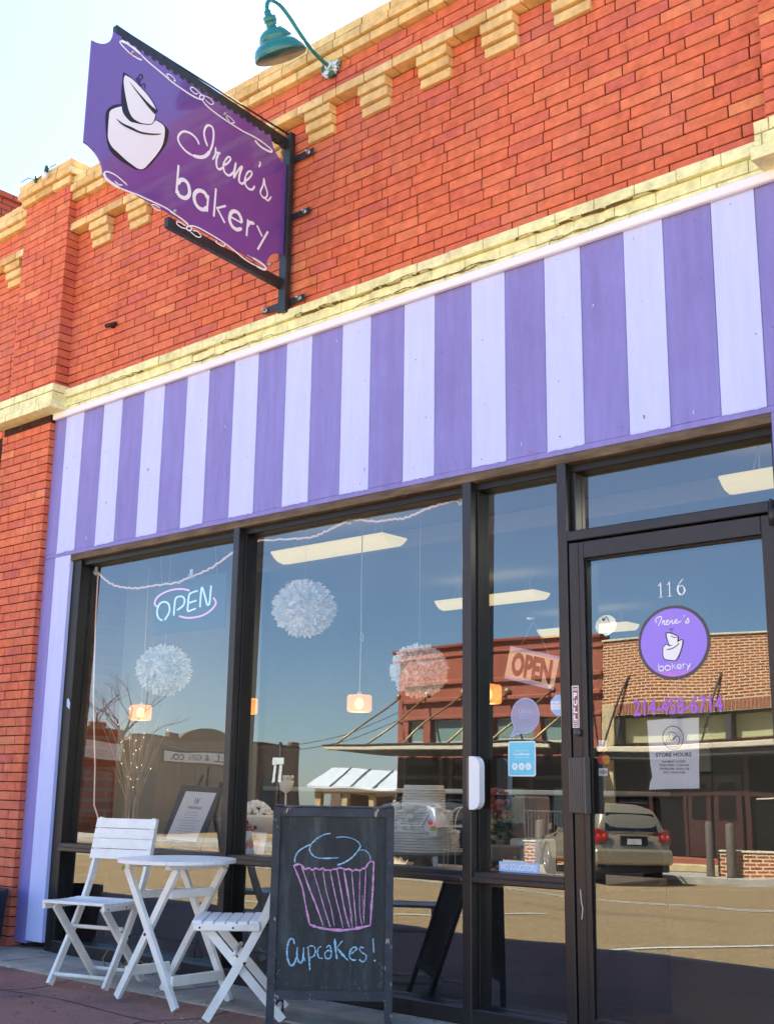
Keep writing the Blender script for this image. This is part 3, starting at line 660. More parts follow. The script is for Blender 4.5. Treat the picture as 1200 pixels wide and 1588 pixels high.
m.box((-1.79, -.04, 0),(-1.1, .012, ZC-3*BH), 1)
bricks(m, -1.80, -1.1, 0, ZC-3*BH, wf(.05), stagger=.2)
m.build('lower_pier', ['brick_red', 'mortar'], shop)
# cream painted band over the fascia
m = MB()
z = ZC - 3*BH
m.box((XL, -.002, z),(XR, .06, ZC-.003), 1)
for k, pp in enumerate((.016, .022, .045)):
    bricks(m, XL, XR, z + k*BH, z + (k+1)*BH, wf(pp), stagger=.4*k+.1, depth=.05, jit=.003, joint=.004 if k == 2 else .003)
mat('crack', (.16,.11,.04), .9)
for i in range(26):                      # open cracks where the paint has split along the joints
    u = rnd.uniform(XL+.1, XR-.6); v = z + rnd.choice((1,1,2,2,2))*BH + rnd.uniform(-.004,.004); pts = [(u,v)]
    for k in range(rnd.randint(3,8)): u += rnd.uniform(.03,.09); pts.append((u, v + rnd.uniform(-.009,.009)))
    stroke(m, pts, rnd.uniform(.0025,.006), lambda a, b, h: (a, -.0465 - h, b) if b > z + 2*BH else (a, -.0245 - h, b), .0008, 0, 2, jag=1.2)
m.build('cream_band', ['brick_cream', 'mortar_cream', 'crack'], shop)
m = MB(); m.cbox((-7.56, -.035, 3.757),(-1.84, .0, 3.808), .006)
m.build('fascia_trim', 'trim_white', shop)
# striped fascia: boards, alternately dark and light
SX = [-7.419,-7.196,-6.949,-6.726,-6.479,-6.251,-6.009,-5.781,-5.534,-5.306,-5.054,-4.831,-4.579,-4.351,-4.099,-3.876,-3.624,-3.401,-3.154,-2.936,-2.689,-2.475,-2.228,-2.014]
m = MB(); edges = [-7.66] + SX + [-1.80]
for k in range(len(edges) - 1):
    x0, x1 = edges[k], edges[k+1]; dk = 0 if k % 2 == 0 else 1
    yy = rnd.uniform(-.0015, .0015) - (.003 if dk else 0)
    m.cbox((x0 + .0015, yy, 2.722),(x1 - .0015, .055, 3.76), .0022, dk)
# brushed paint creeping below the light boards
for k in range(1, len(edges) - 1, 2):
    x0, x1 = edges[k] + .002, edges[k+1] - .002; n = 10
    pts = [(x0, 2.722)] + [(x0 + (x1-x0)*i/n, 2.722 - rnd.uniform(.001, .007)) for i in range(n+1)] + [(x1, 2.722)]
    flat(m, pts, lambda u, v, h: (u, -.0035 - h, v), .0012, 0, 1, False)
m.cbox((-7.66, .0, 2.692),(-1.80, .06, 2.7215), .002, 0)
for k in range(len(edges) - 1):          # nail heads and small chips on the boards
    for vz in (2.76, 3.06, 3.40, 3.70):
        if rnd.random() < .75:
            u = (edges[k] + edges[k+1])/2 + rnd.uniform(-.09,.09); v = vz + rnd.uniform(-.03,.03); a = rnd.uniform(.0022,.004)
            flat(m, [(u+a*math.cos(i), v+a*math.sin(i)) for i in range(6)], lambda p_, q_, h: (p_, -.0048 - h, q_), .0008, 0, 2, False)
    if rnd.random() < .5:
        u = rnd.uniform(edges[k]+.03, edges[k+1]-.03); v = rnd.choice((rnd.uniform(2.74,2.85), rnd.uniform(2.9,3.7))); stroke(m, [(u,v),(u+rnd.uniform(-.01,.01),v+.012),(u+rnd.uniform(-.01,.01),v+.02)], rnd.uniform(.003,.006), lambda p_, q_, h: (p_, -.0048 - h, q_), .0008, 0, 3 if k % 2 else 1, jag=1.5)
mat('nail', (.16,.12,.22), .7)
m.build('fascia', ['paint_dark', 'paint_light', 'nail', 'nail'], shop)
# posts at both ends of the shop window
m = MB(); m.cbox((-7.60, .0, .03),(-7.4255, .12, 2.690), .003, 0); m.cbox((-7.4235, -.004, .05),(-7.232, .12, 2.690), .004, 1)
m.build('window_post', ['paint_dark', 'paint_light'], shop)
m = MB(); m.cbox((-2.000, -.004, .03),(-1.80, .12, 2.690), .003, 0)
m.build('window_post', ['paint_dark', 'paint_light'], shop)

# ---------------------------------------------------------------- glazing
TILT = math.tan(R(0.6))
def gy(z): return .095 + (z - 1.4) * TILT         # outer face of the glass
def pane(x0, x1, z0, z1, mt='glass', name='pane', parent=None, dy=0.0):
    y0, y1 = gy(z0) + dy, gy(z1) + dy; t = .006
    g = MB(); g.add([(x0,y0,z0),(x1,y0,z0),(x1,y1,z1),(x0,y1,z1)], [(0,1,2,3)], 0)
    g.add([(x0,y0,z0),(x1,y0,z0),(x1,y1,z1),(x0,y1,z1),(x0,y0+t,z0),(x1,y0+t,z0),(x1,y1+t,z1),(x0,y1+t,z1)], [(0,4,5,1),(1,5,6,2),(2,6,7,3),(3,7,4,0)], 1)
    return g.build(name, [mt, 'clear_edge'], parent)
def frame(m, x0, x1, z0, z1, a=.05, b=.05, c=.05, d=.05, y0=.0, y1=.14, mi=0):
    """four bars: a left, b right, c bottom, d top"""
    m.cbox((x0, y0, z0),(x0+a, y1, z1), .003, mi); m.cbox((x1-b, y0, z0),(x1, y1, z1), .003, mi)
    m.cbox((x0+a+.0005, y0+.001, z0),(x1-b-.0005, y1-.002, z0+c), .003, mi); m.cbox((x0+a+.0005, y0+.001, z1-d),(x1-b-.0005, y1-.002, z1), .003, mi)
def window(x0, x1, zs=.645, zt=.70, name='window'):
    wf_ = MB(); wf_.cbox((x0, .012, zs+.012),(x1, .14, zt), .004); wf_.cbox((x0, -.004, zs),(x1, .10, zs+.030), .006)
    w_ = wf_.build(name, 'bronze', shop)
    pane(x0, x1, zt, 2.66, parent=w_); pane(x0, x1, .08, zs, parent=w_)
    return w_
# mullions, head and base rails: one frame
m = MB()
m.cbox((-7.230, .022, .0),(-7.127, .15, 2.655), .003, 1)
for a, b in ((-5.479,-5.427),(-3.689,-3.634),(-3.106,-3.053)):
    m.cbox((a, .0, .0),(b, .15, 2.655), .004); m.cbox((a-.010,.055,.0),(b+.010,.15,2.650), .002, 1)
m.box((-7.127,.03,.0),(-3.106,.15,.05)); m.cbox((-7.127,.004,.0),(-3.106,.12,.078), .006)
m.cbox((-7.230, .045, 2.605),(-2.0, .16, 2.655), .003, 1)
m.cbox((-3.053, .001, 2.254),(-2.001, .15, 2.304), .004)
m.build('window_frame', ['bronze', 'bronze_dark'], shop)
m = MB(); m.cbox((-7.232, -.002, 2.645),(-2.0, .16, 2.690), .003)
m.build('window_head', 'weathered', shop)
window(-7.127, -5.479); window(-5.427, -3.689)
side_light = window(-3.634, -3.106)
tr = MB(); frame(tr, -3.053, -2.0, 2.304, 2.62, .023, .03, .012, .012, y0=.05, y1=.14)
transom = tr.build('transom_window', 'bronze', shop); pane(-3.03,-2.03,2.316,2.608, parent=transom)
# door
d = MB()
frame(d, -3.046, -2.008, .02, 2.245, .080, .072, .095, .082, y0=.006, y1=.12)
d.cbox((-2.9655, .024, .12),(-2.958, .12, 2.165), .001, 1); d.cbox((-2.96,.024,2.155),(-2.08,.12,2.165), .001, 1)
d.cbox((-2.995, .0045, .02),(-2.990, .008, 2.24), .0005, 1)
door = d.build('door', ['bronze', 'bronze_dark'], shop)
pane(-2.960, -2.080, .112, 2.160, 'door_glass', parent=door, dy=-.060)
h = MB()
h.cbox((-3.056, -.022, .985),(-2.952, .004, 1.235), .004)
for k in range(9): h.cbox((-3.050+.0102*k, -.0255, .99),(-3.0435+.0102*k, -.021, 1.23), .001)
h.cbox((-2.956, -.05, .985),(-2.949, -.004, 1.235), .002)
h.build('handle', 'handle_metal', door)
h = MB(); h.tube([(-3.013, .006, 1.347),(-3.013, -.012, 1.347)], .017, 20); h.tube([(-3.013, -.012, 1.347),(-3.013, -.018, 1.347)], .011, 16)
h.box((-3.0145,-.0195,1.340),(-3.0115,-.0175,1.354)); h.build('lock', 'handle_metal', door)
h = MB(); h.cbox((-2.035,-.020,2.215),(-1.992,.01,2.262),.004); h.tube([(-2.02,-.014,2.19),(-2.02,-.014,2.29)], .012, 12); h.tube([(-2.02,-.014,2.285),(-2.02,-.014,2.305)], .007, 10)
h.build('hinge', 'bronze', door)
mat('scratch', (.62,.58,.52), .6)
h = MB(); stroke(h, [(-3.022,.655),(-3.020,.63),(-3.018,.60),(-3.012,.575),(-3.014,.55),(-3.018,.525)], .004, lambda u, v, h_: (u, .0055 - h_, v), .0006)
h.build('scratch', 'scratch', door)

# ---------------------------------------------------------------- hanging sign
mat('sign_purple', (0.145,0.055,0.31), 0.30, 0.5, var=0.05, vscale=2, coat=1.0)
MATS['sign_purple'].node_tree.nodes['Principled BSDF'].inputs['Coat IOR'].default_value = 1.65; MATS['sign_purple'].node_tree.nodes['Principled BSDF'].inputs['Coat Roughness'].default_value = .06
mat('sign_white', (0.82,0.84,0.90), 0.3, 0.5); mat('sign_ink', (0.012,0.011,0.016), 0.3, 0.5)
mat('steel_black', (0.020,0.021,0.023), 0.42, 0.5, var=0.5, vscale=18, bump=0.15, bscale=70)
mat('bolt_zinc', (0.45,0.45,0.46), 0.35, 0.5, 0.8)
SXP = -5.05
sign = thing('hanging_sign', (SXP, -.03, 3.95), 'purple shop sign with scooped corners on a black steel bracket, lettered Irene\'s bakery', 'sign')
def sp(s, t, h=0.0): return (SXP + .009 + h, -s, t + .077 * s)
r_ = .135; x0, x1, z0, z1 = .075, 1.555, 4.185, 5.075
out_ = []
for (cx, cz, a0) in ((x1, z1, 180), (x0, z1, 270), (x0, z0, 0), (x1, z0, 90)):
    a1 = a0 + 90
    rng = range(0, 9)
    arc = [(cx + r_ * math.cos(R(a0 + 90*i/8)), cz + r_ * math.sin(R(a0 + 90*i/8))) for i in rng]
    out_.append(arc)
pts = []
pts += out_[0]            # outer top corner: from the top edge to the outer edge
pts += out_[3]; pts += out_[2]; pts += out_[1]
m = MB(); m.prism([sp(s, t, -.009) for s, t in pts], (.009*1, 0, 0)); m.build('sign_panel', 'sign_purple', sign)
m = MB(); k = 0
for nm, mi in (('SIGN_SCRIPT',0),('SIGN_WORD',0),('SIGN_SWIRL',0)):
    for wd, st in globals()[nm]:
        stroke(m, st, wd, sp, .0006, k * .00004, mi); k += 1
for wd, st in SIGN_STEM: stroke(m, st, wd, sp, .0006, k*.00004, 1); k += 1
for wd, st in SIGN_DARK: flat(m, st, sp, .0005, k*.00004, 1); k += 1
for wd, st in SIGN_LIGHT: flat(m, st, sp, .0008, .0022 + k*.00004, 0); k += 1
for wd, st in SIGN_FOLD: flat(m, st, sp, .0006, .0042 + k*.00004, 1); k += 1
m.build('sign_lettering', ['sign_white', 'sign_ink'], sign)
m = MB()      # wall post, two arms, cable, wall straps
m.cbox((SXP-.006,-.075,3.945),(SXP+.040,-.03,5.175), .003)
m.cbox((SXP-.045,-.055,3.955),(SXP-.008,-.030,5.10), .002)
def arm(s0, s1, t0, t1, x0=-.030, x1=.004):
    P = [sp(s0, t0), sp(s1, t0), sp(s1, t1), sp(s0, t1)]
    m.prism([(SXP + x0, p[1], p[2]) for p in P], (x1 - x0, 0, 0))
arm(.055, 1.40, 5.075, 5.135); arm(.055, .965, 4.105, 4.165)
for s_ in [0.10 + .052*i for i in range(25)]:
    P = sp(s_, 5.066); m.box((SXP-.02, P[1]-.014, P[2]-.004),(SXP+.011, P[1]+.014, P[2]+.012))
m.tube([(SXP+.01, -.05, 5.165), sp(.45, 5.150, .0), sp(1.30, 5.140, -.02)], .006, 6)
m.build('bracket', 'steel_black', sign)
def strap(xa, xb, z, bolts):
    s_ = MB(); s_.cbox((xa, -.030, z-.022),(xb, -.024, z+.022), .001)
    o_ = s_.build('wall_strap', 'steel_black', sign)
    for bx in bolts: b_ = MB(); b_.tube([(bx,-.030,z),(bx,-.040,z)], .018, 6); b_.tube([(bx,-.040,z),(bx,-.066,z)], .008, 8); b_.build('bolt', 'bolt_zinc', o_)
strap(-5.16, -4.845, 4.997, (-4.885,-5.13)); strap(-5.05, -4.862, 4.594, (-4.903,)); strap(-5.255, -4.885, 4.018, (-4.922,-5.226))
for s_, t_ in ((1.29,5.02),(.60,5.01),(.13,5.01),(.93,4.21),(.19,4.205)):
    b_ = MB(); p = sp(s_, t_, .001); b_.tube([p, (p[0]+.012, p[1], p[2])], .011, 10); b_.tube([(p[0]+.012,p[1],p[2]),(p[0]+.02,p[1],p[2])], .005, 8)
    b_.build('bolt', 'bolt_zinc', sign)

# ---------------------------------------------------------------- gooseneck lamp
mat('teal_enamel', (0.010,0.165,0.165), 0.28, 0.5, coat=0.3, var=.15, vscale=9); chips(MATS['teal_enamel'], (.55,.60,.62), 16, .70, .71)
mat('enamel_inside', (0.62,0.52,0.50), 0.5, 0.4)
mat('teal_worn', (0.008,0.115,0.12), 0.35, 0.5); chips(MATS['teal_worn'], (.62,.70,.74), 13, .50, .52)
lx = -4.67
lamp = thing('wall_lamp', (lx, -.06, 5.49), 'teal gooseneck barn lamp above the brick wall with peeling round wall plate', 'lamp')
m = MB(); m.tube([(lx, -.058, 5.49),(lx, -.082, 5.49)], .072, 28); m.tube([(lx, -.082, 5.49),(lx,-.10,5.49)], .028, 20)
m.build('wall_plate', 'teal_worn', lamp)
m = MB()
path = [(lx,-.09,5.49),(lx,-.16,5.50),(lx,-.25,5.53),(lx,-.34,5.58),(lx,-.42,5.635),(lx,-.49,5.675),(lx,-.545,5.688),(lx,-.60,5.672),(lx,-.622,5.63),(lx,-.618,5.585)]
P2 = smooth_line([(p[1], p[2]) for p in path], 4); m.tube([(lx, a, b) for a, b in P2], .0125, 10); m.build('lamp_arm', 'teal_enamel', lamp)
# the shade is tipped so that its mouth faces the wall
tt = R(27); nk = V((lx, -.617, 5.590))
def lathe_tip(m, prof):
    q = MB(); q.lathe(prof, (0,0,0), 36); rot = Matrix.Rotation(tt, 4, 'X') @ Matrix.Scale(.84, 4)
    m.add([nk + rot @ (V(p) - V((0,0,.325))) for p in q.v], q.f, 0, .5, True)
m = MB(); prof = [(.188,.0),(.190,.004),(.187,.035),(.172,.070),(.140,.098),(.112,.104),(.120,.112),(.121,.130),(.110,.158),(.084,.184),(.052,.198),(.042,.202),(.038,.240),(.046,.246),(.046,.282),(.028,.290),(.026,.325),(.010,.33)]
lathe_tip(m, prof); m.build('lamp_shade', 'teal_enamel', lamp)
m = MB(); lathe_tip(m, [(.186,.002),(.183,.033),(.168,.070),(.135,.098),(.06,.115),(.0,.125)]); m.build('shade_lining', 'enamel_inside', lamp)

# string of bulbs left along the pilaster cap, and a broken bracket in the brickwork
mat('green_wire', (0.02,0.09,0.07), 0.5); mat('bulb_glass', (0.75,0.78,0.82), 0.15, 0.6); mat('rust', (0.05,0.025,0.018), 0.8); mat('rust_red', (.12,.04,.03), .8)
t = thing('string_light', (-7.9,-.17,5.86), 'old outdoor bulb on a green wire along the pilaster top', 'string light')
m = MB(); m.tube([(-8.06,-.19,5.84),(-7.98,-.175,5.855),(-7.90,-.172,5.82),(-7.86,-.172,5.79),(-7.78,-.172,5.81),(-7.68,-.175,5.84),(-7.60,-.16,5.848)], .0035, 6)
m.tube([(-7.86,-.175,5.83),(-7.86,-.178,5.775)], .010, 8); m.build('wire', 'green_wire', t)
m = MB(); m.tube([(-7.68,-.19,5.845),(-7.685,-.195,5.80)], .018, 8, 1); m.ico((-7.69,-.20,5.765), .024, 0, 8, sz=1.35); m.build('bulb', ['bulb_glass', 'green_wire'], t)
m = MB(); m.tube([(-6.90,0.01,4.35),(-6.90,-.05,4.345)], .014, 8); m.tube([(-6.86,-.01,4.362),(-6.93,-.055,4.345)], .017, 8); tag(m.build('wall_stub', 'rust', None, (-6.9,0,4.35)), 'rusty metal stub sticking out of the brick wall left of the sign', 'bracket')
# dry grass tufts on top of the parapet
mat('dry_grass', (.42,.36,.16), .9)
m = MB()
for i in range(150):
    x = rnd.uniform(-6.0, -3.7) if rnd.random() < .75 else rnd.uniform(-8, -6.1); z = ZC + 27*BH; y = rnd.uniform(-.10, -.02); h_ = rnd.uniform(.008, .035)
    m.tube([(x, y, z-.01),(x+rnd.uniform(-.02,.02), y+rnd.uniform(-.01,.01), z+h_)], [.003, .001], 3)
tag(m.build('grass_tuft', 'dry_grass', None, (-4.6,-.06,5.7)), 'dry grass sprouting along the top of the yellow brick parapet', 'grass', kind='stuff')

# ---------------------------------------------------------------- decals on the glass and the door
mat('vinyl_white', (.86,.86,.88), .45, .3); mat('vinyl_purple', (.40,.22,.78), .45, .3)
mat('vinyl_blue', (.17,.62,.80), .4, .4); mat('vinyl_paleblue', (.42,.56,.86), .5, .3); mat('ring_dark', (.10,.085,.10), .5)
mat('sticker_red', (.33,.10,.10), .5); mat('orange_print', (.80,.42,.19), .6); mat('black_print', (.02,.02,.025), .6)
mat('navy', (.02,.03,.20), .5); mat('mc_red', (.55,.03,.03), .5); mat('mc_orange', (.75,.30,.02), .5); mat('grey_print', (.45,.45,.47), .6)
mat('phone_purple', (.42,.16,.62), .55); mat('paper', (.80,.78,.82), .8)
mg = bpy.data.materials.new('logo_gradient'); mg.use_nodes = True; MATS['logo_gradient'] = mg
N, L = nodes(mg); tc = N.new('ShaderNodeTexCoord'); sx_ = N.new('ShaderNodeSeparateXYZ'); mr = N.new('ShaderNodeMapRange'); rp = N.new('ShaderNodeValToRGB')
mr.inputs[1].default_value = 1.58; mr.inputs[2].default_value = 1.650
rp.color_ramp.elements[0].color = (.62,.22,.72,1); rp.color_ramp.elements[1].color = (.34,.22,.80,1); rp.color_ramp.elements[1].position = .62
N['Principled BSDF'].inputs['Roughness'].default_value = .5
L.new(tc.outputs['Object'], sx_.inputs[0]); L.new(sx_.outputs[2], mr.inputs[0]); L.new(mr.outputs[0], rp.inputs[0]); L.new(rp.outputs[0], N['Principled BSDF'].inputs['Base Color'])
def on_side(u, v, h=0.0): return (u, gy(v) - .0008 - h, v)
def on_glass(u, v, h=0.0): return (u + .018, gy(v) - .0608 - h, v - .003)
def in_glass(u, v, h=0.0): return (u + .012, gy(v) - .050 - h, v - .002)
m = MB(); k = 0
for x in (-2.600, -2.556):
    for wd, st in ((.0095, [(x,1.948),(x,2.012)]), (.0035, [(x-.014,2.000),(x-.006,2.004),(x+.001,2.014)]), (.0035, [(x-.013,1.947),(x+.013,1.947)])): stroke(m, st, wd, on_glass, .0004, .0003+k*.00004); k += 1
for wd, st in ((.0035, [(-2.486,2.019),(-2.500,2.008),(-2.511,1.992)]), (.0085, [(-2.511,1.994),(-2.516,1.972),(-2.509,1.954),(-2.501,1.949)]), (.004, [(-2.503,1.949),(-2.496,1.948),(-2.489,1.951)]), (.008, [(-2.490,1.950),(-2.481,1.966),(-2.486,1.982)]), (.0035, [(-2.484,1.981),(-2.495,1.990),(-2.509,1.983)])): stroke(m, st, wd, on_glass, .0004, .0003+k*.00004); k += 1
m.build('house_number', 'vinyl_white', door)
# round logo
m = MB(); cx, cz, rr = -2.5465, 1.738, .152
circ = lambda r0, n=48: [(cx + r0*1.07*math.cos(2*math.pi*i/n), cz + r0*math.sin(2*math.pi*i/n)) for i in range(n)]
flat(m, circ(rr*1.09), on_glass, .0006, 0, 3, False); flat(m, circ(rr), on_glass, .0006, .0010, 0, False)
k = 0
for wd, st in DECAL_DARK: flat(m, st, on_glass, .0004, .0018 + k*.00005, 2); k += 1
for wd, st in DECAL_LIGHT: flat(m, st, on_glass, .0005, .0026 + k*.00005, 1); k += 1
for wd, st in DECAL_FOLD: stroke(m, st, wd, on_glass, .0005, .0036 + k*.00005, 2); k += 1
for nm in ('DECAL_SCRIPT', 'DECAL_WORD'):
    for wd, st in globals()[nm]: stroke(m, st, wd, on_glass, .0005, .0018 + k*.00003, 1); k += 1
ld = m.build('logo_decal', ['logo_gradient', 'vinyl_white', 'sign_ink', 'ring_dark'], door)
MATS['logo_gradient'].node_tree.nodes  # object coordinates are world coordinates because the building origin sits at z = 0
m = MB(); pn = lambda u, v, h=0.0: on_glass(u, v + .012*(u + 2.55), h)
text(m, '214-458-6714', (-2.757, 1.420, -2.325, 1.496), pn, .001, 0, .022)
m.build('phone_number', 'phone_purple', door)
# store hours paper, taped inside the door glass
m = MB()
pp = [(-2.690,1.398),(-2.600,1.402),(-2.520,1.401),(-2.438,1.404),(-2.442,1.30),(-2.446,1.20),(-2.449,1.104),(-2.53,1.102),(-2.61,1.100),(-2.690,1.096),(-2.684,1.13),(-2.672,1.15),(-2.680,1.20),(-2.686,1.30)]
flat(m, pp, in_glass, .0005, 0, 0, False)
cc_ = [( -2.565 + .050*math.cos(2*math.pi*i/28), 1.320 + .050*math.sin(2*math.pi*i/28)) for i in range(29)]
stroke(m, cc_, .0035, in_glass, .0003, .0006, 1)
stroke(m, [(-2.597,1.312),(-2.597,1.285),(-2.545,1.285),(-2.535,1.322),(-2.552,1.325),(-2.575,1.308),(-2.597,1.312)], .003, in_glass, .0003, .0007, 1)
stroke(m, [(-2.585,1.345),(-2.552,1.34),(-2.553,1.322),(-2.575,1.308),(-2.585,1.345)], .003, in_glass, .0003, .0008, 1)
text(m, 'STORE HOURS', (-2.652,1.238,-2.480,1.256), in_glass, .001, 1, .02)
for i, s_ in enumerate(('SUN-MON: CLOSED','TUES-WED: 11:30-6:00','THURS-FRI: 10:30-7:30','SAT: 10:30-3:00')):
    w2 = (.115,.145,.145,.105)[i] / 2; text(m, s_, (-2.565-w2, 1.213-.0155*i, -2.565+w2, 1.222-.0155*i), in_glass, .001, 1, .012)
m.build('paper_notice', ['paper', 'black_print'], door)
# small card stickers beside the handle
m = MB(); P = lambda x, z, wd, h_: [(x-wd/2,z-h_/2),(x+wd/2,z-h_/2),(x+wd/2,z+h_/2),(x-wd/2,z+h_/2)]
flat(m, P(-2.922,1.290,.044,.052), in_glass, .0005, 0, 0, False); flat(m, [(-2.944,1.264),(-2.900,1.264),(-2.900,1.284)], in_glass, .0003, .0007, 4, False)
text(m, 'DISCOVER', (-2.942,1.288,-2.902,1.297), in_glass, .001, 5)
circ2 = lambda cx_, r0: [(cx_ + r0*math.cos(2*math.pi*i/20), 1.228 + r0*math.sin(2*math.pi*i/20)) for i in range(20)]
flat(m, circ2(-2.930, .021), in_glass, .0005, 0, 1, False); flat(m, circ2(-2.906, .021), in_glass, .0005, .0007, 2, False)
flat(m, P(-2.922,1.172,.046,.034), in_glass, .0005, 0, 0, False); text(m, 'VISA', (-2.941,1.164,-2.903,1.181), in_glass, .001, 3, .03, slant=.2)
m.build('card_sticker', ['paper', 'mc_red', 'mc_orange', 'navy', 'mc_orange', 'grey_print'], door)
# PULL label
def on_door(u, v, h=0.0): return (u, .0055 - h, v)
m = MB(); flat(m, P(-3.0255,1.467,.036,.193), on_door, .0006, 0, 1, False); flat(m, P(-3.0255,1.467,.029,.184), on_door, .0004, .0008, 0, False)
for i, ch in enumerate('PULL'): text(m, ch, (-3.0355,1.505-.034*i,-3.0155,1.532-.034*i), on_door, .0016, 1, .045)
for z in (1.543,1.549,1.397,1.389,1.381): flat(m, P(-3.0255,z,.024,.003), on_door, .0004, .0014, 1, False)
m.build('pull_label', ['sticker_red', 'vinyl_white'], door)
# side light stickers
m = MB(); c0, c1, z0, z1 = -3.474, -3.312, 1.150, 1.318
def rrect(x0, z0, x1, z1, r): 
    o = []
    for cx_, cz_, a in ((x1-r,z1-r,0),(x0+r,z1-r,90),(x0+r,z0+r,180),(x1-r,z0+r,270)):
        for i in range(5): o.append((cx_ + r*math.cos(R(a+22.5*i)), cz_ + r*math.sin(R(a+22.5*i))))
    return o
flat(m, rrect(c0,z0,c1,z1,.012), on_side, .0006, 0, 1, False); flat(m, rrect(c0+.006,z0+.006,c1-.006,z1-.006,.008), on_side, .0004, .0008, 0, False)
text(m, 'Join us on', (-3.430,1.266,-3.358,1.278), on_side, .0015, 1, 0); text(m, 'LoyalBlocks', (-3.440,1.247,-3.348,1.262), on_side, .0015, 1, .03)
text(m, 'loyalblocks.com', (-3.436,1.235,-3.350,1.243), on_side, .0015, 1, 0)
for i, ch in enumerate('?AL'):
    cx_ = -3.434 + .040*i; flat(m, [(cx_ + .017*math.cos(2*math.pi*j/20), 1.197 + .017*math.sin(2*math.pi*j/20)) for j in range(20)], on_side, .0004, .0015, 1, False)
    text(m, ch, (cx_-.006,1.190,cx_+.006,1.204), on_side, .0022, 0, .03)
m.build('blue_sticker', ['vinyl_blue', 'vinyl_white'], side_light)
m = MB(); flat(m, P(-3.414,.726,.232,.047), on_side, .0006, 0, 0, False); text(m, 'NO SOLICITORS', (-3.518,.711,-3.312,.741), on_side, .001, 1, .02)
m.build('notice_strip', ['vinyl_paleblue', 'vinyl_white'], side_light)
mt = mat('film_lilac', (.55,.55,.80), .4, .4); mt.node_tree.nodes['Principled BSDF'].inputs['Alpha'].default_value = .55
m = MB(); bc = (-3.371, 1.440)
bub = [(bc[0] + .082*math.cos(R(a)), bc[1] + .084*math.sin(R(a))) for a in range(-100, 222, 14)] + [(bc[0]-.062,bc[1]-.058),(bc[0]-.088, bc[1]-.100),(bc[0]-.05,bc[1]-.088)]
flat(m, bub, on_side, .0005, 0, 0, False); stroke(m, bub + [bub[0]], .004, on_side, .0004, .0006, 1)
text(m, 'Like us', (-3.41,1.452,-3.335,1.475), on_side, .001, 1); text(m, 'Check in', (-3.405,1.425,-3.335,1.442), on_side, .001, 1)
m.build('bubble_sticker', ['film_lilac', 'vinyl_paleblue'], side_light)
m = MB(); oc = [(-3.172 + .055*math.cos(R(22.5+45*i)), 1.484 + .055*math.sin(R(22.5+45*i))) for i in range(8)]
flat(m, oc, on_side, .0005, 0, 0, False); flat(m, P(-3.172,1.484,.098,.040), on_side, .0004, .0007, 1, False); text(m, 'ALARM', (-3.216,1.487,-3.126,1.499), on_side, .0013, 0, .02); text(m, 'SECURITY', (-3.210,1.470,-3.132,1.480), on_side, .0013, 0, .0)
m.build('alarm_sticker', ['vinyl_paleblue', 'vinyl_white'], side_light)
# white flyer box on the mullion
t = thing('flyer_holder', (-3.60,-.002,.99), 'white rounded plastic holder fixed on the dark mullion left of the door', 'holder')
m = MB(); x0, x1, z0, z1 = -3.612, -3.548, .99, 1.243
o = [(x0,z0),(x1-.04,z0)] + [(x1-.04+.04*math.sin(R(a)), z0+.045-.045*math.cos(R(a))) for a in (20,45,70,90)] + [(x1-.04+.04*math.cos(R(a)), z1-.045+.045*math.sin(R(a))) for a in (0,25,50,75,90)] + [(x0,z1)]
m.prism([(u, -.045, v) for u, v in o], (0, .042, 0)); m.build('cover', 'white_plastic', t)
m = MB(); m.cbox((-3.640,-.030,1.0),(-3.613,-.002,1.235), .003); m.build('back_plate', 'handle_metal', t)
# hanging cardboard OPEN sign in the side light
t = thing('open_sign', (-3.36,.13,1.68), 'tilted orange and lilac card reading OPEN hanging in the narrow window', 'sign')
mt = mat('card_orange', (1.0,.74,.48), .7); mat('card_ink', (.035,.008,.006), .7)
def card(u, v, h=0.0):
    a = R(-14); return (-3.352 + u*math.cos(a) - v*math.sin(a), .125 - h, 1.676 + u*math.sin(a) + v*math.cos(a))
m = MB(); WW, HH = .150, .082
m.prism([card(-WW,-HH), card(WW,-HH), card(WW,HH), card(-WW,HH)], (0,.003,0), 0)
for v0 in (-HH, HH-.014): flat(m, [(-WW,v0),(WW,v0),(WW,v0+.014),(-WW,v0+.014)], card, .0005, .0003, 1, False)
text(m, 'OPEN', (-.118,-.060,.125,.060), card, .001, 2, .05, slant=-.05)
m.build('card', ['card_orange', 'vinyl_paleblue', 'card_ink'], t)
for q_ in (-.09,.09): m = MB(); m.tube([card(q_,HH-.004), (-3.35+q_*.05,.145,1.905)], .0012, 4); m.build('cord', 'grey_print', t)
m = MB(); m.lathe([(.0,.0),(.018,.004),(.022,.012)], (-3.35,.12,1.91), 12); m.build('suction_cup', 'bulb_glass', t)

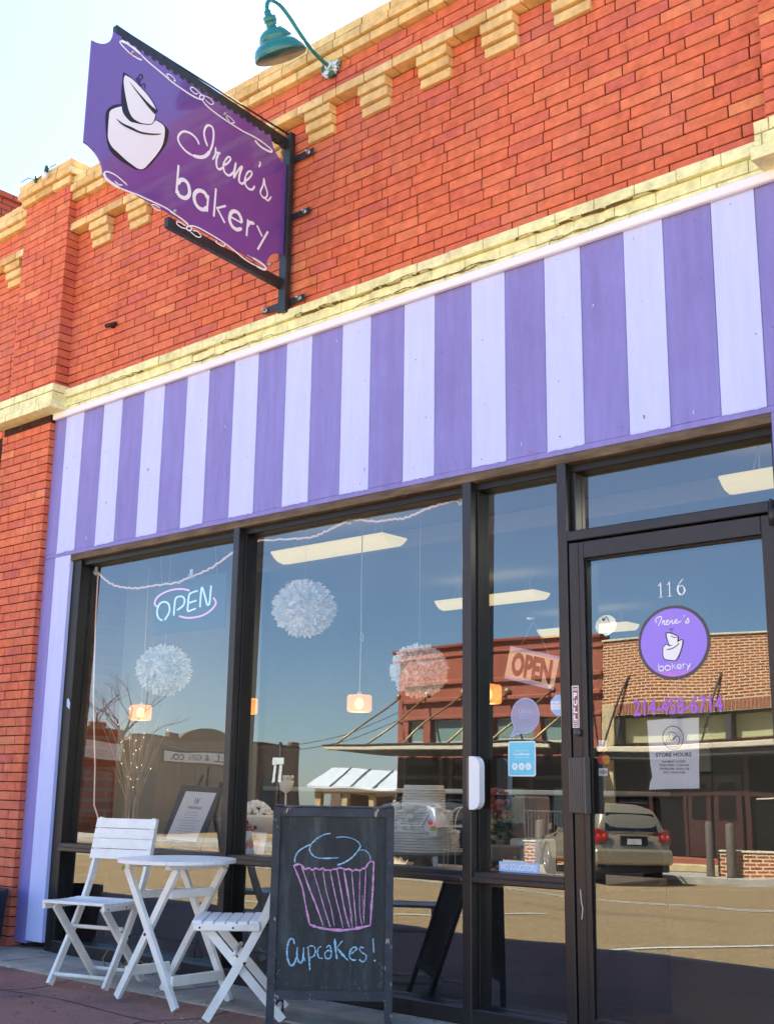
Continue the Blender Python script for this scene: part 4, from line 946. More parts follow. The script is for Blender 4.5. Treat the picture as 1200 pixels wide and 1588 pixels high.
# ---------------------------------------------------------------- neon sign, garland
mat('neon_blue', (.7,.85,.95), .3, emit=(.45,.75,.85), estr=.10); mat('neon_pink', (.9,.6,.95), .3, emit=(.75,.35,.75), estr=.10); mat('neon_board', (.06,.10,.13), .3)
t = thing('neon_sign', (-6.13,.18,2.07), 'neon tube sign reading OPEN with pink swoosh in the leftmost window', 'sign')
m = MB(); m.cbox((-6.50,.205,2.075),(-5.765,.215,2.435), .003); m.build('backboard', 'neon_board', t)
for nm, mt_ in (('NEON_BLUE','neon_blue'),('NEON_PINK','neon_pink')):
    m = MB()
    for wd, st in globals()[nm]: m.tube([(u, .185, v) for u, v in smooth_line(st, 4)], .0062, 8)
    m.build('neon_tube', mt_, t)
for q_ in ([(-6.42,.20,2.43),(-6.42,.17,2.62)], [(-5.85,.20,2.43),(-5.85,.17,2.62)], [(-6.45,.2,2.08),(-6.50,.18,1.9),(-6.52,.16,1.75)]): m = MB(); m.tube(q_, .002, 4); m.build('cord', 'grey_print', t)
mat('garland', (.62,.46,.44), .6, emit=(1,.7,.6), estr=.05)
t = thing('garland', (-5.5,.14,2.45), 'sparkling rope of tiny lights strung along the top inside the windows', 'garland')
GP = [(-7.10,2.565),(-7.016,2.51),(-6.90,2.455),(-6.746,2.42),(-6.6,2.405),(-6.42,2.405),(-6.2,2.40),(-6.113,2.415),(-5.95,2.44),(-5.826,2.47),(-5.644,2.54),(-5.484,2.585),(-5.172,2.563),(-4.949,2.546),(-4.85,2.56),(-4.737,2.585),(-4.602,2.605),(-4.43,2.572),(-4.3,2.566),(-4.212,2.560),(-4.12,2.575),(-4.049,2.59),(-3.95,2.602),(-3.868,2.606),(-3.80,2.600)]
m = MB(); L2 = smooth_line(GP, 6); L2 = [(u, v + .0) for u, v in L2]
m.tube([(u, .150 + .004*math.sin(i*1.9), v + .004*math.cos(i*2.3)) for i, (u, v) in enumerate(L2)], [.0058 + .0018*(i % 2) for i in range(len(L2))], 6)
m.tube([(-7.10,.15,2.56),(-7.09,.15,2.2),(-7.07,.16,1.7),(-7.02,.18,1.2),(-7.03,.2,.95),(-6.95,.25,.72)], .005, 6); m.build('rope', 'garland', t)
for x, z in ((-7.10,2.575),(-6.03,2.44),(-4.615,2.605),(-3.80,2.600)):
    m = MB(); m.cbox((x-.012,.125,z-.03),(x+.012,.14,z+.03), .004); m.tube([(x,.125,z-.015),(x,.112,z-.02),(x,.115,z-.005)], .004, 6); m.build('clip', 'bulb_glass', t)
t_ = MB(); t_.ico((0,0,0), .02, 0, 5, sy=.3); 
m = MB(); m.prism([(-7.165,.018,1.61),(-7.135,.018,1.59),(-7.128,.018,1.63),(-7.15,.018,1.665),(-7.17,.018,1.66)], (0,-.003,0)); tag(m.build('paper_scrap', 'vinyl_paleblue', None, (-7.15,.018,1.63)), 'torn blue paper scrap stuck on the left black window jamb', 'paper')

# ---------------------------------------------------------------- bistro table and chairs
mat('white_wood', (.86,.84,.79), .55, .35, var=.05, vscale=14, bump=.18, bscale=30, stretch=(1,1,1)); chips(MATS['white_wood'], (.52,.46,.38), 3, .52, .80); chips(MATS['white_wood'], (.36,.27,.20), 24, .69, .70)
mat('white_worn', (.86,.84,.79), .55, .35, var=.05, vscale=14, bump=.18, bscale=30); chips(MATS['white_worn'], (.40,.30,.28), 9, .60, .62)
mat('white_slat', (.80,.81,.82), .35, .5, var=.06, vscale=10, bump=.1, bscale=30)
mat('green_stain', (.30,.42,.12), .7)
T = thing('bistro_table', (-5.18,-.55,0), 'round white slatted folding table with crossed legs between two white chairs', 'table')
def P_(m, name, mats, par=T): return m.build(name, mats, par, (0,0,0))
m = MB(); RR = .312; n = 40; zt = .705
nsl = 8; sw = 2*RR/nsl                                  # slats of the round top
for i in range(nsl):
    a, b = -RR + i*sw + .0012, -RR + (i+1)*sw - .0012
    pts = []
    K = 8
    for k in range(K+1): yy = a + (b-a)*k/K; pts.append((math.sqrt(max(0, RR*RR - yy*yy)), yy))
    for k in range(K, -1, -1): yy = a + (b-a)*k/K; pts.append((-math.sqrt(max(0, RR*RR - yy*yy)), yy))
    m.prism([(x, y, zt-.018) for x, y in pts], (0,0,.018 + rnd.uniform(-.0006,.0006)))
P_(m, 'tabletop', 'white_slat')
for x in (-.17, .17): m = MB(); m.cbox((x-.02,-.20,zt-.045),(x+.02,.20,zt-.019), .003); P_(m, 'top_rail', 'white_wood')
def leg(x0, x1, y, z0=0, z1=.665):
    m = MB(); m.beam((x0,y,z0),(x1,y,z1), .022, .040, (0,1,0)); P_(m, 'leg', 'white_wood')
leg(-.250, .19, -.150); leg(.262, -.20, -.176)          # front pair
leg(-.262, .20, .156); leg(.258, -.19, .182)
for a_, b_ in (((.205-.011,-.165,.10),(.205+.011,.172,.150)), ((-.205-.011,-.14,.105),(-.205+.011,.146,.155)), ((.115,-.14,.515),(.137,.146,.560)), ((-.150,-.165,.50),(-.128,.172,.54))):
    m = MB(); m.cbox(a_, b_, .003); P_(m, 'stretcher', 'white_wood')
for y in (-.187, .193): m = MB(); m.tube([(.0,y-.004,.335),(.0,y+.012,.335)], .008, 8); P_(m, 'pivot', 'rust')
m = MB(); m.ico((-.215,-.19,.655), .012, 0, 5); P_(m, 'stain_patch', 'green_stain')

def make_chair(loc, rz, label, wood='white_wood', slat='white_slat', worn=None):
    """local frame: +X right, -Y front"""
    T = thing('folding_chair', loc, label, 'chair', None, rz)
    W = .405
    def B(m, name, mats): return m.build(name, mats, T, (0,0,0))
    # long posts: front foot up to the backrest; short legs: rear foot up to the seat front
    for sx in (-1, 1):
        m = MB(); x = sx*(W/2 - .012)
        pts = [(x,-.175,.0),(x,-.045,.22),(x,.080,.452),(x,.150,.64),(x,.200,.892)]
        L = smooth_line([(p[1], p[2]) for p in pts], 4)
        vs = []
        for i, (y, z) in enumerate(L):
            y0, z0 = L[max(i-1,0)]; y1, z1 = L[min(i+1,len(L)-1)]; d = math.hypot(y1-y0, z1-z0); ny, nz = -(z1-z0)/d, (y1-y0)/d; hw = .021
            for (a, b) in ((-.010,-1),(.010,-1),(.010,1),(-.010,1)): vs.append((x+a, y+ny*hw*b, z+nz*hw*b))
        fs = []
        for i in range(len(L)-1):
            for k in range(4): k2 = (k+1) % 4; fs.append((i*4+k, i*4+k2, i*4+4+k2, i*4+4+k))
        fs += [(3,2,1,0), tuple(len(vs)-4+k for k in range(4))]
        m.add(vs, fs, 0); B(m, 'back_post', worn if worn and sx < 0 else wood)
        m = MB(); x = sx*(W/2 - .036); m.beam((x,.190,.0),(x,-.200,.425), .021, .041, (1,0,0)); B(m, 'leg', wood)
        m = MB(); m.cbox((sx*(W/2+.004)-.010,-.252,.405),(sx*(W/2+.004)+.010,.070,.437), .003); rl = B(m, 'seat_rail', wood)
        for y in (-.22,-.06): m = MB(); m.tube([(sx*(W/2+.0145),y,.420),(sx*(W/2+.0155),y,.420)], .005, 8); m.build('screw', 'rust', rl, (0,0,0))
    m = MB()
    n = 6; d = .330 / n
    for i in range(n):
        y0 = -.262 + i*d; dip = -.006*math.sin(math.pi*(i+.5)/n)
        m.cbox((-W/2-.012, y0+.003, .438+dip),(W/2+.012, y0+d-.003, .454+dip), .003)
    B(m, 'seat', slat)
    m = MB()
    a0, a1 = V((0,.148,.655)), V((0,.200,.887)); dv = (a1-a0)/4; nv = V((0,-dv.z,dv.y)).normalized()
    for i in range(4):
        p = a0 + dv*i + dv*.035; q = a0 + dv*(i+1) - dv*.035
        pts = [V((-W/2-.012,p.y,p.z)), V((W/2+.012,p.y,p.z)), V((W/2+.012,q.y,q.z)), V((-W/2-.012,q.y,q.z))]
        m.prism([P + nv*.012 for P in pts], nv*.012)
    B(m, 'backrest', wood)
    for pa, pb in (((-W/2+.01,-.150,.052),(W/2-.01,-.150,.052)), ((-W/2+.03,.170,.048),(W/2-.03,.170,.048)), ((-W/2+.01,-.05,.300),(W/2-.01,-.05,.300))):
        m = MB(); m.tube([pa, pb], .011, 10); B(m, 'stretcher', wood)
    for sx in (-1,1): m = MB(); m.tube([(sx*(W/2-.02),.0,.257),(sx*(W/2+.003),.0,.257)], .007, 8); B(m, 'pivot', 'rust')
    return T
make_chair((-5.885,-.505,0), R(16), 'white slatted folding chair on the left of the round table, its back to the window')
make_chair((-4.62,-.53,0), R(-46.5), 'white slatted folding chair with chipped feet between the table and the chalkboard', worn='white_worn')

# ---------------------------------------------------------------- chalkboard
mat('board_black', (.030,.034,.036), .75, .25, col2=(.052,.055,.056), vscale=4, bump=.15, bscale=60, stretch=(3,3,.8))
mat('board_frame', (.040,.043,.055), .6, .35, var=.3, vscale=12, bump=.3, bscale=60); chips(MATS['board_frame'], (.42,.33,.25), 26, .62, .635, (1,1,.5)); chips(MATS['board_black'], (.11,.125,.13), 3.5, .50, .78, (2.5,2.5,.5))
for nm_, c_ in (('chalk_blue', (.42,.74,.95)), ('chalk_pink', (.85,.42,.74))):
    cm = mat(nm_, c_, .95, .05); N, L = nodes(cm); tc = N.new('ShaderNodeTexCoord'); nn_ = N.new('ShaderNodeTexNoise'); nn_.inputs['Scale'].default_value = 330; nn_.inputs['Detail'].default_value = 3
    mr = N.new('ShaderNodeMapRange'); mr.inputs[1].default_value = .36; mr.inputs[2].default_value = .56; mr.inputs[3].default_value = .15; mr.inputs[4].default_value = 1
    L.new(tc.outputs['Object'], nn_.inputs['Vector']); L.new(nn_.outputs[0], mr.inputs[0]); L.new(mr.outputs[0], N['Principled BSDF'].inputs['Alpha'])
mat('chalk_ghost', (.036,.040,.042), .95); mat('chalk_smudge', (.20,.23,.25), .95)
BO = V((-4.04,-.54,0)); br = V((math.cos(R(40)),math.sin(R(40)),0)); bn = V((-br.y, br.x, 0)); bu = (bn*.03 + V((0,0,1))).normalized(); bf = br.cross(bu)   # bf points to the street
bf = -bf if bf.y > 0 else bf
A = thing('chalkboard_sign', BO, 'black A-frame chalkboard with chipped frame and a chalk cupcake drawing, reading Cupcakes!', 'chalkboard')
def bp_(u, v, h=0.0): return BO + br*u + bu*v + bf*h
def bar(m, u0, v0, u1, v1, h0, h1, mi=0):
    P = [bp_(u0,v0,h0), bp_(u1,v0,h0), bp_(u1,v1,h0), bp_(u0,v1,h0)]; m.prism(P, bf*(h1-h0), mi)
m = MB(); UL, UR = -.293, .287
bar(m, UL, .0, UL+.036, .990, -.011, .012); bar(m, UR-.036, .0, UR, .990, -.011, .012)
bar(m, UL+.0365, .950, UR-.0365, .988, -.010, .011); bar(m, UL+.0365, .128, UR-.0365, .170, -.010, .011)
m.build('front_frame', 'board_frame', A)
m = MB(); bar(m, UL+.030, .165, UR-.030, .955, -.006, .0)
fr = m.build('front_board', 'board_black', A)
m = MB(); k = 0
for nm, mi in (('CHALK_BLUE',0),('CHALK_PINK',1),('CHALK_WORD',0)):
    for wd, st in globals()[nm]:
        stroke(m, st, wd*1.15, bp_, .0004, .0004 + k*.00003, mi, jag=.9); k += 1
m.build('chalk_drawing', ['chalk_blue', 'chalk_pink'], fr)
m = MB()                                  # half erased older writing
for i in range(6):
    u = -.19 + .075*i; stroke(m, [(u,.51),(u+.03,.53),(u+.045,.50),(u+.01,.47),(u+.04,.44),(u+.005,.43)], .006, bp_, .0002, .0002, 0, jag=1)
    stroke(m, [(u+.02,.83),(u+.03,.80),(u+.05,.84),(u+.055,.79)], .004, bp_, .0002, .0002, 0, jag=1); stroke(m, [(u,.285),(u+.02,.31),(u+.045,.285),(u+.02,.26),(u,.285)], .005, bp_, .0002, .0002, 0, jag=1)
m.build('erased_writing', 'chalk_ghost', fr)['kind'] = 'stuff'
m = MB()
for i in range(46):
    pass
    u = rnd.choice((rnd.uniform(UL+.04, UL+.06), rnd.uniform(UR-.06, UR-.04), rnd.uniform(UL+.05, UR-.05))); v = rnd.uniform(.172,.20) if abs(u) < .23 else rnd.uniform(.18,.32)
    stroke(m, [(u,v),(u+rnd.uniform(-.012,.012), v+rnd.uniform(-.004,.02))], rnd.uniform(.001,.003), bp_, .0003, .0003)
m.build('chalk_smudge', 'chalk_smudge', fr)['kind'] = 'stuff'
# rear half, hinged at the top
ru = (bn*.46 - bn*.06 + V((0,0,0))); 
def rp_(u, v, h=0.0):
    top = BO + bu*.985 + bn*.02; foot = BO + bn*.39; d = (top - foot).normalized(); n = br.cross(d); n = n if n.y > 0 else -n
    return foot + d*v + br*u + n*h
def rbar(m, u0, v0, u1, v1, h0, h1):
    P = [rp_(u0,v0,h0), rp_(u1,v0,h0), rp_(u1,v1,h0), rp_(u0,v1,h0)]; m.prism(P, rp_(0,0,h1)-rp_(0,0,h0))
m = MB()
rbar(m, UL+.004, .0, UL+.040, 1.055, 0, .022); rbar(m, UR-.040, .0, UR-.004, 1.055, 0, .022); rbar(m, UL+.0405, 1.01, UR-.0405, 1.05, .001, .021); rbar(m, UL+.0405, .14, UR-.0405, .18, .001, .021)
m.build('rear_frame', 'board_frame', A)
m = MB(); rbar(m, UL+.035, .17, UR-.035, 1.02, .006, .012); m.build('rear_board', 'board_black', A)
for u in (UL+.08, UR-.08): m = MB(); m.tube([bp_(u-.03,.992,-.012), bp_(u+.03,.992,-.012)], .008, 8); m.build('hinge', 'handle_metal', A)

# black bin at the left edge, twigs and scraps on the ground
mat('bin_black', (.012,.014,.016), .5, .4)
t = thing('planter_pot', (-7.60,-.30,0), 'black round pot standing against the lower brick pier at the left edge', 'pot')
m = MB(); m.lathe([(.0,.0),(.165,.0),(.185,.03),(.205,.30),(.215,.36),(.212,.385),(.195,.385),(.19,.35),(.0,.34)], (-7.60,-.30,0), 28); m.build('pot', 'bin_black', t)
mat('twig', (.34,.24,.12), .9)
m = MB()
for i in range(26):
    x, y = rnd.gauss(-6.02,.09), -.13 + rnd.uniform(-.08,.1); a = rnd.uniform(0,6.28); p = [(x,y,.006)]
    for k in range(3): a += rnd.uniform(-.6,.6); x += .045*math.cos(a); y += .03*math.sin(a); p.append((x, min(y, .0), .01 + rnd.uniform(0,.05)))
    m.tube(p, [.0035,.003,.002,.001], 4)
m.tube([(-5.93,-.12,.02),(-5.90,-.10,.09),(-5.94,-.09,.14),(-5.91,-.08,.17)], [.004,.003,.003,.002], 5)
m.tube([(-6.15,-.25,.01),(-6.17,-.27,.08),(-6.13,-.25,.15)], [.005,.004,.002], 5)
tag(m.build('dry_twigs', 'twig', None, (-6.0,-.1,0)), 'small heap of dry twigs under the left chair by the window', 'twigs')
mat('leaf_litter', (.25,.15,.07), .9, var=.4)
m = MB()
for i in range(130):
    x = rnd.uniform(-7.4,-3.2); y = rnd.choice((rnd.gauss(-.53,.02), rnd.gauss(-.03,.02), rnd.uniform(-1.5,-.5))); s_ = rnd.uniform(.004,.013); a = rnd.uniform(0,3.1)
    z = .002 if y > -.52 else -.006
    m.add([(x+s_*math.cos(a),y+s_*math.sin(a),z),(x-s_*math.sin(a),y+s_*math.cos(a),z+.004),(x-s_*math.cos(a),y-s_*math.sin(a),z+.001),(x+s_*math.sin(a),y-s_*math.cos(a),z+.005)], [(0,1,2,3)])
tag(m.build('leaf_litter', 'leaf_litter', None, (-5,-.5,0)), 'bits of dry leaf scattered along the paving joint', 'litter', kind='stuff')

# ---------------------------------------------------------------- shop interior
mat('room_wall', (.25,.24,.23), .9, .1, var=.08, vscale=1.5); mat('room_ceiling', (.36,.36,.37), .9, .1); mat('room_floor', (.045,.032,.025), .5, .3)
mat('room_panel', (.60,.62,.60), .8); mat('room_dark', (.02,.02,.022), .8)
brick_tex('room_brick', (.20,.05,.03), (.13,.035,.02), (.15,.10,.08), axis='yz')
m = MB(); m.box((-10.2,.30,-.04),(-1.6,9.6,0.01)); tag(m.build('floor', 'room_floor'), kind='structure')
m = MB()
m.box((-10.2,9.5,0),(-1.6,9.6,3.3), 0); m.box((-1.75,.3,0),(-1.65,9.5,3.3), 0); m.box((-10.2,2.2,0),(-10.1,9.5,3.3), 0)
m.build('back_wall', 'room_wall', shop)
m = MB(); m.box((-7.62,.32,0),(-7.50,.70,3.3)); m.box((-7.62,.70,0),(-7.50,2.2,3.3),1); m.box((-10.2,2.12,0),(-7.5,2.2,3.3),1); m.build('side_wall', ['room_brick','room_wall'], shop)
m = MB(); m.box((-10.2,.3,3.0),(-1.6,9.6,3.1)); m.cbox((-10.2,1.9,2.86),(-1.75,2.0,2.998), .01); m.cbox((-10.2,.56,2.80),(-1.75,.64,2.998), .01)
m.box((-10.2,.30,2.72),(-1.75,.32,3.0)); m.build('ceiling', 'room_ceiling', shop)
m = MB(); m.box((-10.2,.3,5.3),(1.5,9.6,5.38)); m.box((-14,9.6,0),(1.5,9.7,5.6)); m.box((-14,.3,-.1),(-13.9,9.6,5.6)); m.box((1.4,.3,-.1),(1.5,9.6,5.6)); m.box((-14,.3,5.3),(-10.2,9.6,5.38))
m.build('flat_roof', 'room_dark', shop)
for (x, z0, w2, h2) in ((-9.3,1.1,.7,.9),(-7.6,1.35,.55,.55),(-7.6,2.05,.55,.5),(-5.6,1.2,.9,1.1),(-3.6,1.3,.9,.9)): m = MB(); m.cbox((x,9.44,z0),(x+w2,9.499,z0+h2), .01); m.build('wall_panel', 'room_panel', shop)
mat('lamp_lens', (.80,.74,.52), .5, emit=(1.0,.80,.36), estr=.11)
def lamp_light(t, kind, loc, power, size, col):
    ld = bpy.data.lights.new('lamp_light', kind); ld.energy = power; ld.color = col
    if kind == 'AREA': ld.shape = 'RECTANGLE'; ld.size = 1.1; ld.size_y = .2
    else: ld.shadow_soft_size = size
    lo = bpy.data.objects.new('lamp_light', ld); C.objects.link(lo); lo.parent = t; lo.location = loc
def fixture(x, y, label):
    t = thing('ceiling_light', (x, y, 2.74), label, 'ceiling light', 'fluorescent ceiling lights inside the shop')
    m = MB(); pr = [(-.13,.075),(-.135,.06),(-.12,.052),(-.10,.03),(-.06,.005),(-.0,-.006),(.06,.005),(.10,.03),(.12,.052),(.135,.06),(.13,.075)]
    m.prism([(-.56, p[0], p[1]) for p in pr], (1.12, 0, 0)); m.build('diffuser', 'lamp_lens', t, (0,0,0))
    for xx in (-.4,.4): m = MB(); m.tube([(xx,-.05,.07),(xx+.03,0,.26),(xx,.05,.07)], .003, 4); m.build('chain', 'grey_print', t, (0,0,0))
    lamp_light(t, 'AREA', (0,0,-.03), 2.6, .2, (1.0,.93,.75))
fixture(-5.90, 1.36, 'long pale fluorescent ceiling light seen near the top of the wide middle window')
fixture(-6.42, 3.95, 'second fluorescent ceiling light deeper in the room, crossing behind the narrow window mullion')
fixture(-6.80, 6.20, 'deepest fluorescent ceiling light, at the right edge of the narrow window')
fixture(-2.30, 1.40, 'fluorescent ceiling light showing through the transom over the door')
mat('pendant_glow', (.8,.42,.16), .5, emit=(1.0,.42,.08), estr=.11); mat('pendant_core', (1,.9,.7), .5, emit=(1.0,.58,.18), estr=.6); mat('cord_white', (.62,.62,.60), .6)
mg_ = MATS['pendant_glow'].node_tree.nodes['Principled BSDF']; mg_.inputs['Alpha'].default_value = .6
def pendant(x, y, z, label):
    t = thing('pendant_lamp', (x, y, z), label, 'pendant lamp', 'small pendant lamps glowing inside the shop')
    m = MB(); m.cbox((-.062,-.062,-.055),(.062,.062,.055), .012); m.build('lamp_shade', 'pendant_glow', t, (0,0,0))
    m = MB(); m.ico((0,0,.0), .028, 0, 7, sz=1.3); m.build('bulb', 'pendant_core', t, (0,0,0))
    m = MB(); m.tube([(0,0,.055),(.004,0,.4),(-.004,.002,.8),(0,0,3.0-z)], .0035, 5); m.tube([(0,0,.05),(0,0,.075)], .014, 8)
    if rnd.random() < .7: m.tube([(-.006,0,.42),(.02,.004,.40),(.024,0,.44),(.0,.0,.46)], .003, 4)
    m.build('cord', 'cord_white', t, (0,0,0))
    lamp_light(t, 'POINT', (0,0,-.10), .32, .05, (1.0,.72,.42))
pendant(-5.22,.9,1.615, 'glowing box pendant lamp in the middle of the wide window')
pendant(-4.10,.77,1.62, 'glowing box pendant lamp at the left edge of the narrow window')
pendant(-6.30,.9,1.635, 'glowing box pendant lamp half hidden by the first window mullion')
pendant(-7.13,.62,1.60, 'glowing pendant lamp in the leftmost window among bare branches')
mat('tissue', (.94,.92,.90), .9, .05)
def pom(x, y, z, r, label):
    t = thing('paper_pompom', (x, y, z), label, 'pompom', 'white tissue paper pompoms hanging in the windows')
    m = MB()
    m.ico((0,0,0), r*.80, 0, 10)
    for i in range(1300):
        th = math.acos(rnd.uniform(-1,1)); ph = rnd.uniform(0,6.283); d = V((math.sin(th)*math.cos(ph), math.sin(th)*math.sin(ph), math.cos(th)*.92))
        a = d.cross(V((rnd.gauss(0,1),rnd.gauss(0,1),rnd.gauss(0,1)))).normalized(); b = d.cross(a)
        R_ = r*rnd.uniform(.84,1.03); w1 = r*rnd.uniform(.05,.10); b = b*r*.02*rnd.uniform(-1,1)
        m.add([d*r*.7 - a*w1*.5, d*r*.7 + a*w1*.5, d*R_*.85 + a*w1 + b, d*R_ + a*w1*.5 - b, d*R_*1.03 + b, d*R_*.97 - a*w1*.55 - b, d*R_*.83 - a*w1 + b], [(0,1,2,6),(2,3,4,5,6)], 0, .5)
    m.build('tissue_ball', 'tissue', t, (0,0,0))
    m = MB(); m.tube([(0,0,r*.8),(0,0,2.98-z)], .0012, 4); m.build('thread', 'cord_white', t, (0,0,0))
pom(-6.55,.36,1.855,.192, 'white tissue pompom in the leftmost window under the neon sign')
pom(-5.20,.36,2.165,.198, 'white tissue pompom in the wide window below the long ceiling light')
pom(-4.27,.36,1.730,.165, 'white tissue pompom overlapping the reflected red building')

# window display: shelf, cakes, cards, flowers
mat('shelf_wood', (.30,.22,.17), .5, .4, var=.2); mat('icing', (.86,.81,.74), .6, .3, var=.05, bump=.15, bscale=40); mat('icing_dark', (.42,.32,.28), .6)
m = MB(); m.cbox((-7.48,.165,.62),(-3.10,.95,.655), .004); m.box((-7.48,.93,.0),(-3.10,.95,.62), 1); shf = m.build('display_shelf', ['shelf_wood', 'room_dark'], None, (-5.3,.5,.62)); tag(shf, 'long display shelf running behind the windows at sill height', 'shelf')
SZ = .655
def tiers(m, cx, cy, z, spec, mi=0):
    for (r, h_) in spec:
        m.lathe([(r*.97,z),(r,z+.008),(r,z+h_-.012),(r*.985,z+h_-.003),(r*.95,z+h_),(0,z+h_)], (cx,cy,0), 36, mi); z += h_
    return z
t = thing('display_cake', (-4.28,.42,SZ), 'tall three tier white cake with ribbed sides beside the birdhouse', 'cake')
m = MB(); z_ = tiers(m, -4.28,.42,SZ+.10, [(.190,.115),(.155,.105),(.112,.130)]); 
for r0, zb, n_ in ((.190,SZ+.104,8),(.155,SZ+.222,7),(.112,SZ+.325,8)):
    for k in range(n_):
        ph_ = rnd.uniform(0,6); vs_ = 44
        m.tube([((-4.28)+(r0+.002+.003*math.sin(9*2*math.pi*i/vs_+ph_))*math.cos(2*math.pi*i/vs_), .42+(r0+.002+.003*math.sin(9*2*math.pi*i/vs_+ph_))*math.sin(2*math.pi*i/vs_), zb+k*.0142) for i in range(vs_+1)], .006, 5)
m.build('cake_tiers', 'icing', t)
m = MB()
for k in range(26):
    a = R(190 + rnd.uniform(-25,120)); zz = SZ + .21 + rnd.uniform(0,.13); rr_ = .162; m.ico((-4.28+rr_*math.cos(a), .42+rr_*math.sin(a), zz), rnd.uniform(.012,.022), 0, 4)
m.build('sugar_flowers', 'icing', t)
m = MB(); m.lathe([(.205,SZ+.085),(.21,SZ+.10),(0,SZ+.10)], (-4.28,.42,0), 36); m.lathe([(.10,SZ),(.06,SZ+.02),(.04,SZ+.085)], (-4.28,.42,0), 20); m.build('cake_stand', 'shelf_wood', t)
mat('crystal', (.9,.85,.75), .05, .8, .2, emit=(1,.75,.45), estr=.12)  # warm emission put into the crystal to paint its sparkle; not a lamp
t = thing('crystal_bowl', (-4.30,.24,SZ), 'small crystal bowl with painted-in sparkle in front of the tall white cake', 'bowl')
m = MB()
for k in range(34):
    a = rnd.uniform(0,6.28); d = rnd.uniform(.2,.9); m.tube([(-4.30+.02*math.cos(a),.24+.02*math.sin(a),SZ+.012),(-4.30+.075*d*math.cos(a),.24+.06*d*math.sin(a),SZ+.02+.06*rnd.random())], [.005,.001], 4)
m.build('crystal', 'crystal', t)
m = MB(); m.lathe([(.05,SZ),(.09,SZ+.006),(.10,SZ+.02),(.09,SZ+.018),(0,SZ+.01)], (-4.30,.24,0), 20); m.cbox((-4.41,.19,SZ),(-4.395,.2,SZ+.085),.003); m.build('dish', 'handle_metal', t)
# birdhouse
mat('pale_pink', (.85,.76,.78), .7); mat('label_yellow', (.75,.50,.05), .6)
t = thing('birdhouse', (-4.125,.33,SZ), 'little white birdhouse on a turned post in the shop window', 'birdhouse')
bx, by = -4.125, .33
m = MB(); m.cbox((bx-.045,by-.04,SZ+.185),(bx+.045,by+.04,SZ+.25), .002); m.prism([(bx-.045,by-.04,SZ+.25),(bx+.045,by-.04,SZ+.25),(bx,by-.04,SZ+.305)], (0,.08,0)); m.build('house_body', 'pale_pink', t)
m = MB()
for sg in (-1,1): m.beam((bx+sg*.066,by,SZ+.232),(bx-sg*.004,by,SZ+.316), .11, .007, (0,1,0))
m.cbox((bx-.018,by-.02,SZ+.300),(bx+.018,by+.02,SZ+.335),.002); m.beam((bx-.028,by,SZ+.328),(bx+.002,by,SZ+.358), .05,.005,(0,1,0)); m.beam((bx+.028,by,SZ+.328),(bx-.002,by,SZ+.358), .05,.005,(0,1,0))
m.build('house_roof', 'tissue', t)
m = MB(); m.lathe([(.03,SZ),(.02,SZ+.01),(.012,SZ+.03),(.017,SZ+.06),(.011,SZ+.10),(.015,SZ+.15),(.010,SZ+.185)], (bx,by,0), 14); m.build('post', 'tissue', t)
m = MB(); m.tube([(bx,by-.0405,SZ+.258),(bx,by-.0425,SZ+.258)], .015, 16, 0); m.prism([(bx,by-.041,SZ+.215),(bx+.038,by-.041,SZ+.215),(bx+.038,by-.041,SZ+.240),(bx,by-.041,SZ+.240)], (0,-.001,0), 1); m.build('entrance', ['shelf_wood','label_yellow'], t)
# wire birdcage
t = thing('birdcage', (-3.97,.38,SZ), 'pale wire birdcage with a domed top against the window mullion', 'birdcage')
m = MB(); bx, by = -3.97, .38
for k in range(14):
    a = 2*math.pi*k/14; P0 = [(bx+.11*math.cos(a), by+.11*math.sin(a), SZ), (bx+.11*math.cos(a), by+.11*math.sin(a), SZ+.24)] + [(bx+.11*math.cos(a)*math.cos(R(b)), by+.11*math.sin(a)*math.cos(R(b)), SZ+.24+.10*math.sin(R(b))) for b in (20,45,70,88)]
    m.tube(P0, .0022, 4)
for z in (.005,.12,.24): m.tube([(bx+.11*math.cos(2*math.pi*k/24), by+.11*math.sin(2*math.pi*k/24), SZ+z) for k in range(25)], .003, 4)
m.build('cage_wire', 'icing', t)
# small cakes seen between chalkboard and pane, flowers, tasting cards
for (x, y, z, spec, lb) in ((-5.33,.60,SZ+.19,[(.125,.13)],'low round white cake on a stand behind the chalkboard top'),):
    t = thing('display_cake', (x,y,SZ), lb, 'cake'); m = MB(); tiers(m, x, y, z, spec); m.build('cake_tiers', 'icing', t)
    m = MB(); m.lathe([(.09,SZ if y < .9 else .02),(.03,SZ+.03),(.03,z-.02),(spec[0][0]*1.1,z-.012),(spec[0][0]*1.1,z),(0,z)], (x,y,0), 24); m.build('cake_stand', 'shelf_wood', t)
t = thing('display_cake', (-5.86,.62,SZ), 'white basket cake heaped with small white flowers beside the first mullion', 'cake')
m = MB(); tiers(m, -5.86,.62,SZ+.13,[(.16,.12)]); m.build('cake_tiers', 'icing', t)
m = MB()
for k in range(90):
    a = rnd.uniform(0,6.28); d = math.sqrt(rnd.random()); m.ico((-5.86+.12*d*math.cos(a), .62+.12*d*math.sin(a), SZ+.25+.085*(1-d*d)), rnd.uniform(.009,.016), 0, 4)
m.build('sugar_flowers', 'tissue', t)
m = MB(); m.lathe([(.10,SZ),(.03,SZ+.03),(.03,SZ+.11),(.18,SZ+.12),(.18,SZ+.13),(0,SZ+.13)], (-5.86,.62,0), 24); m.build('cake_stand', 'shelf_wood', t)
mat('red_fruit', (.30,.04,.02), .5)
t = thing('berry_jar', (-5.75,.42,SZ), 'dark red fruit heap behind the cupcake card', 'fruit')
m = MB()
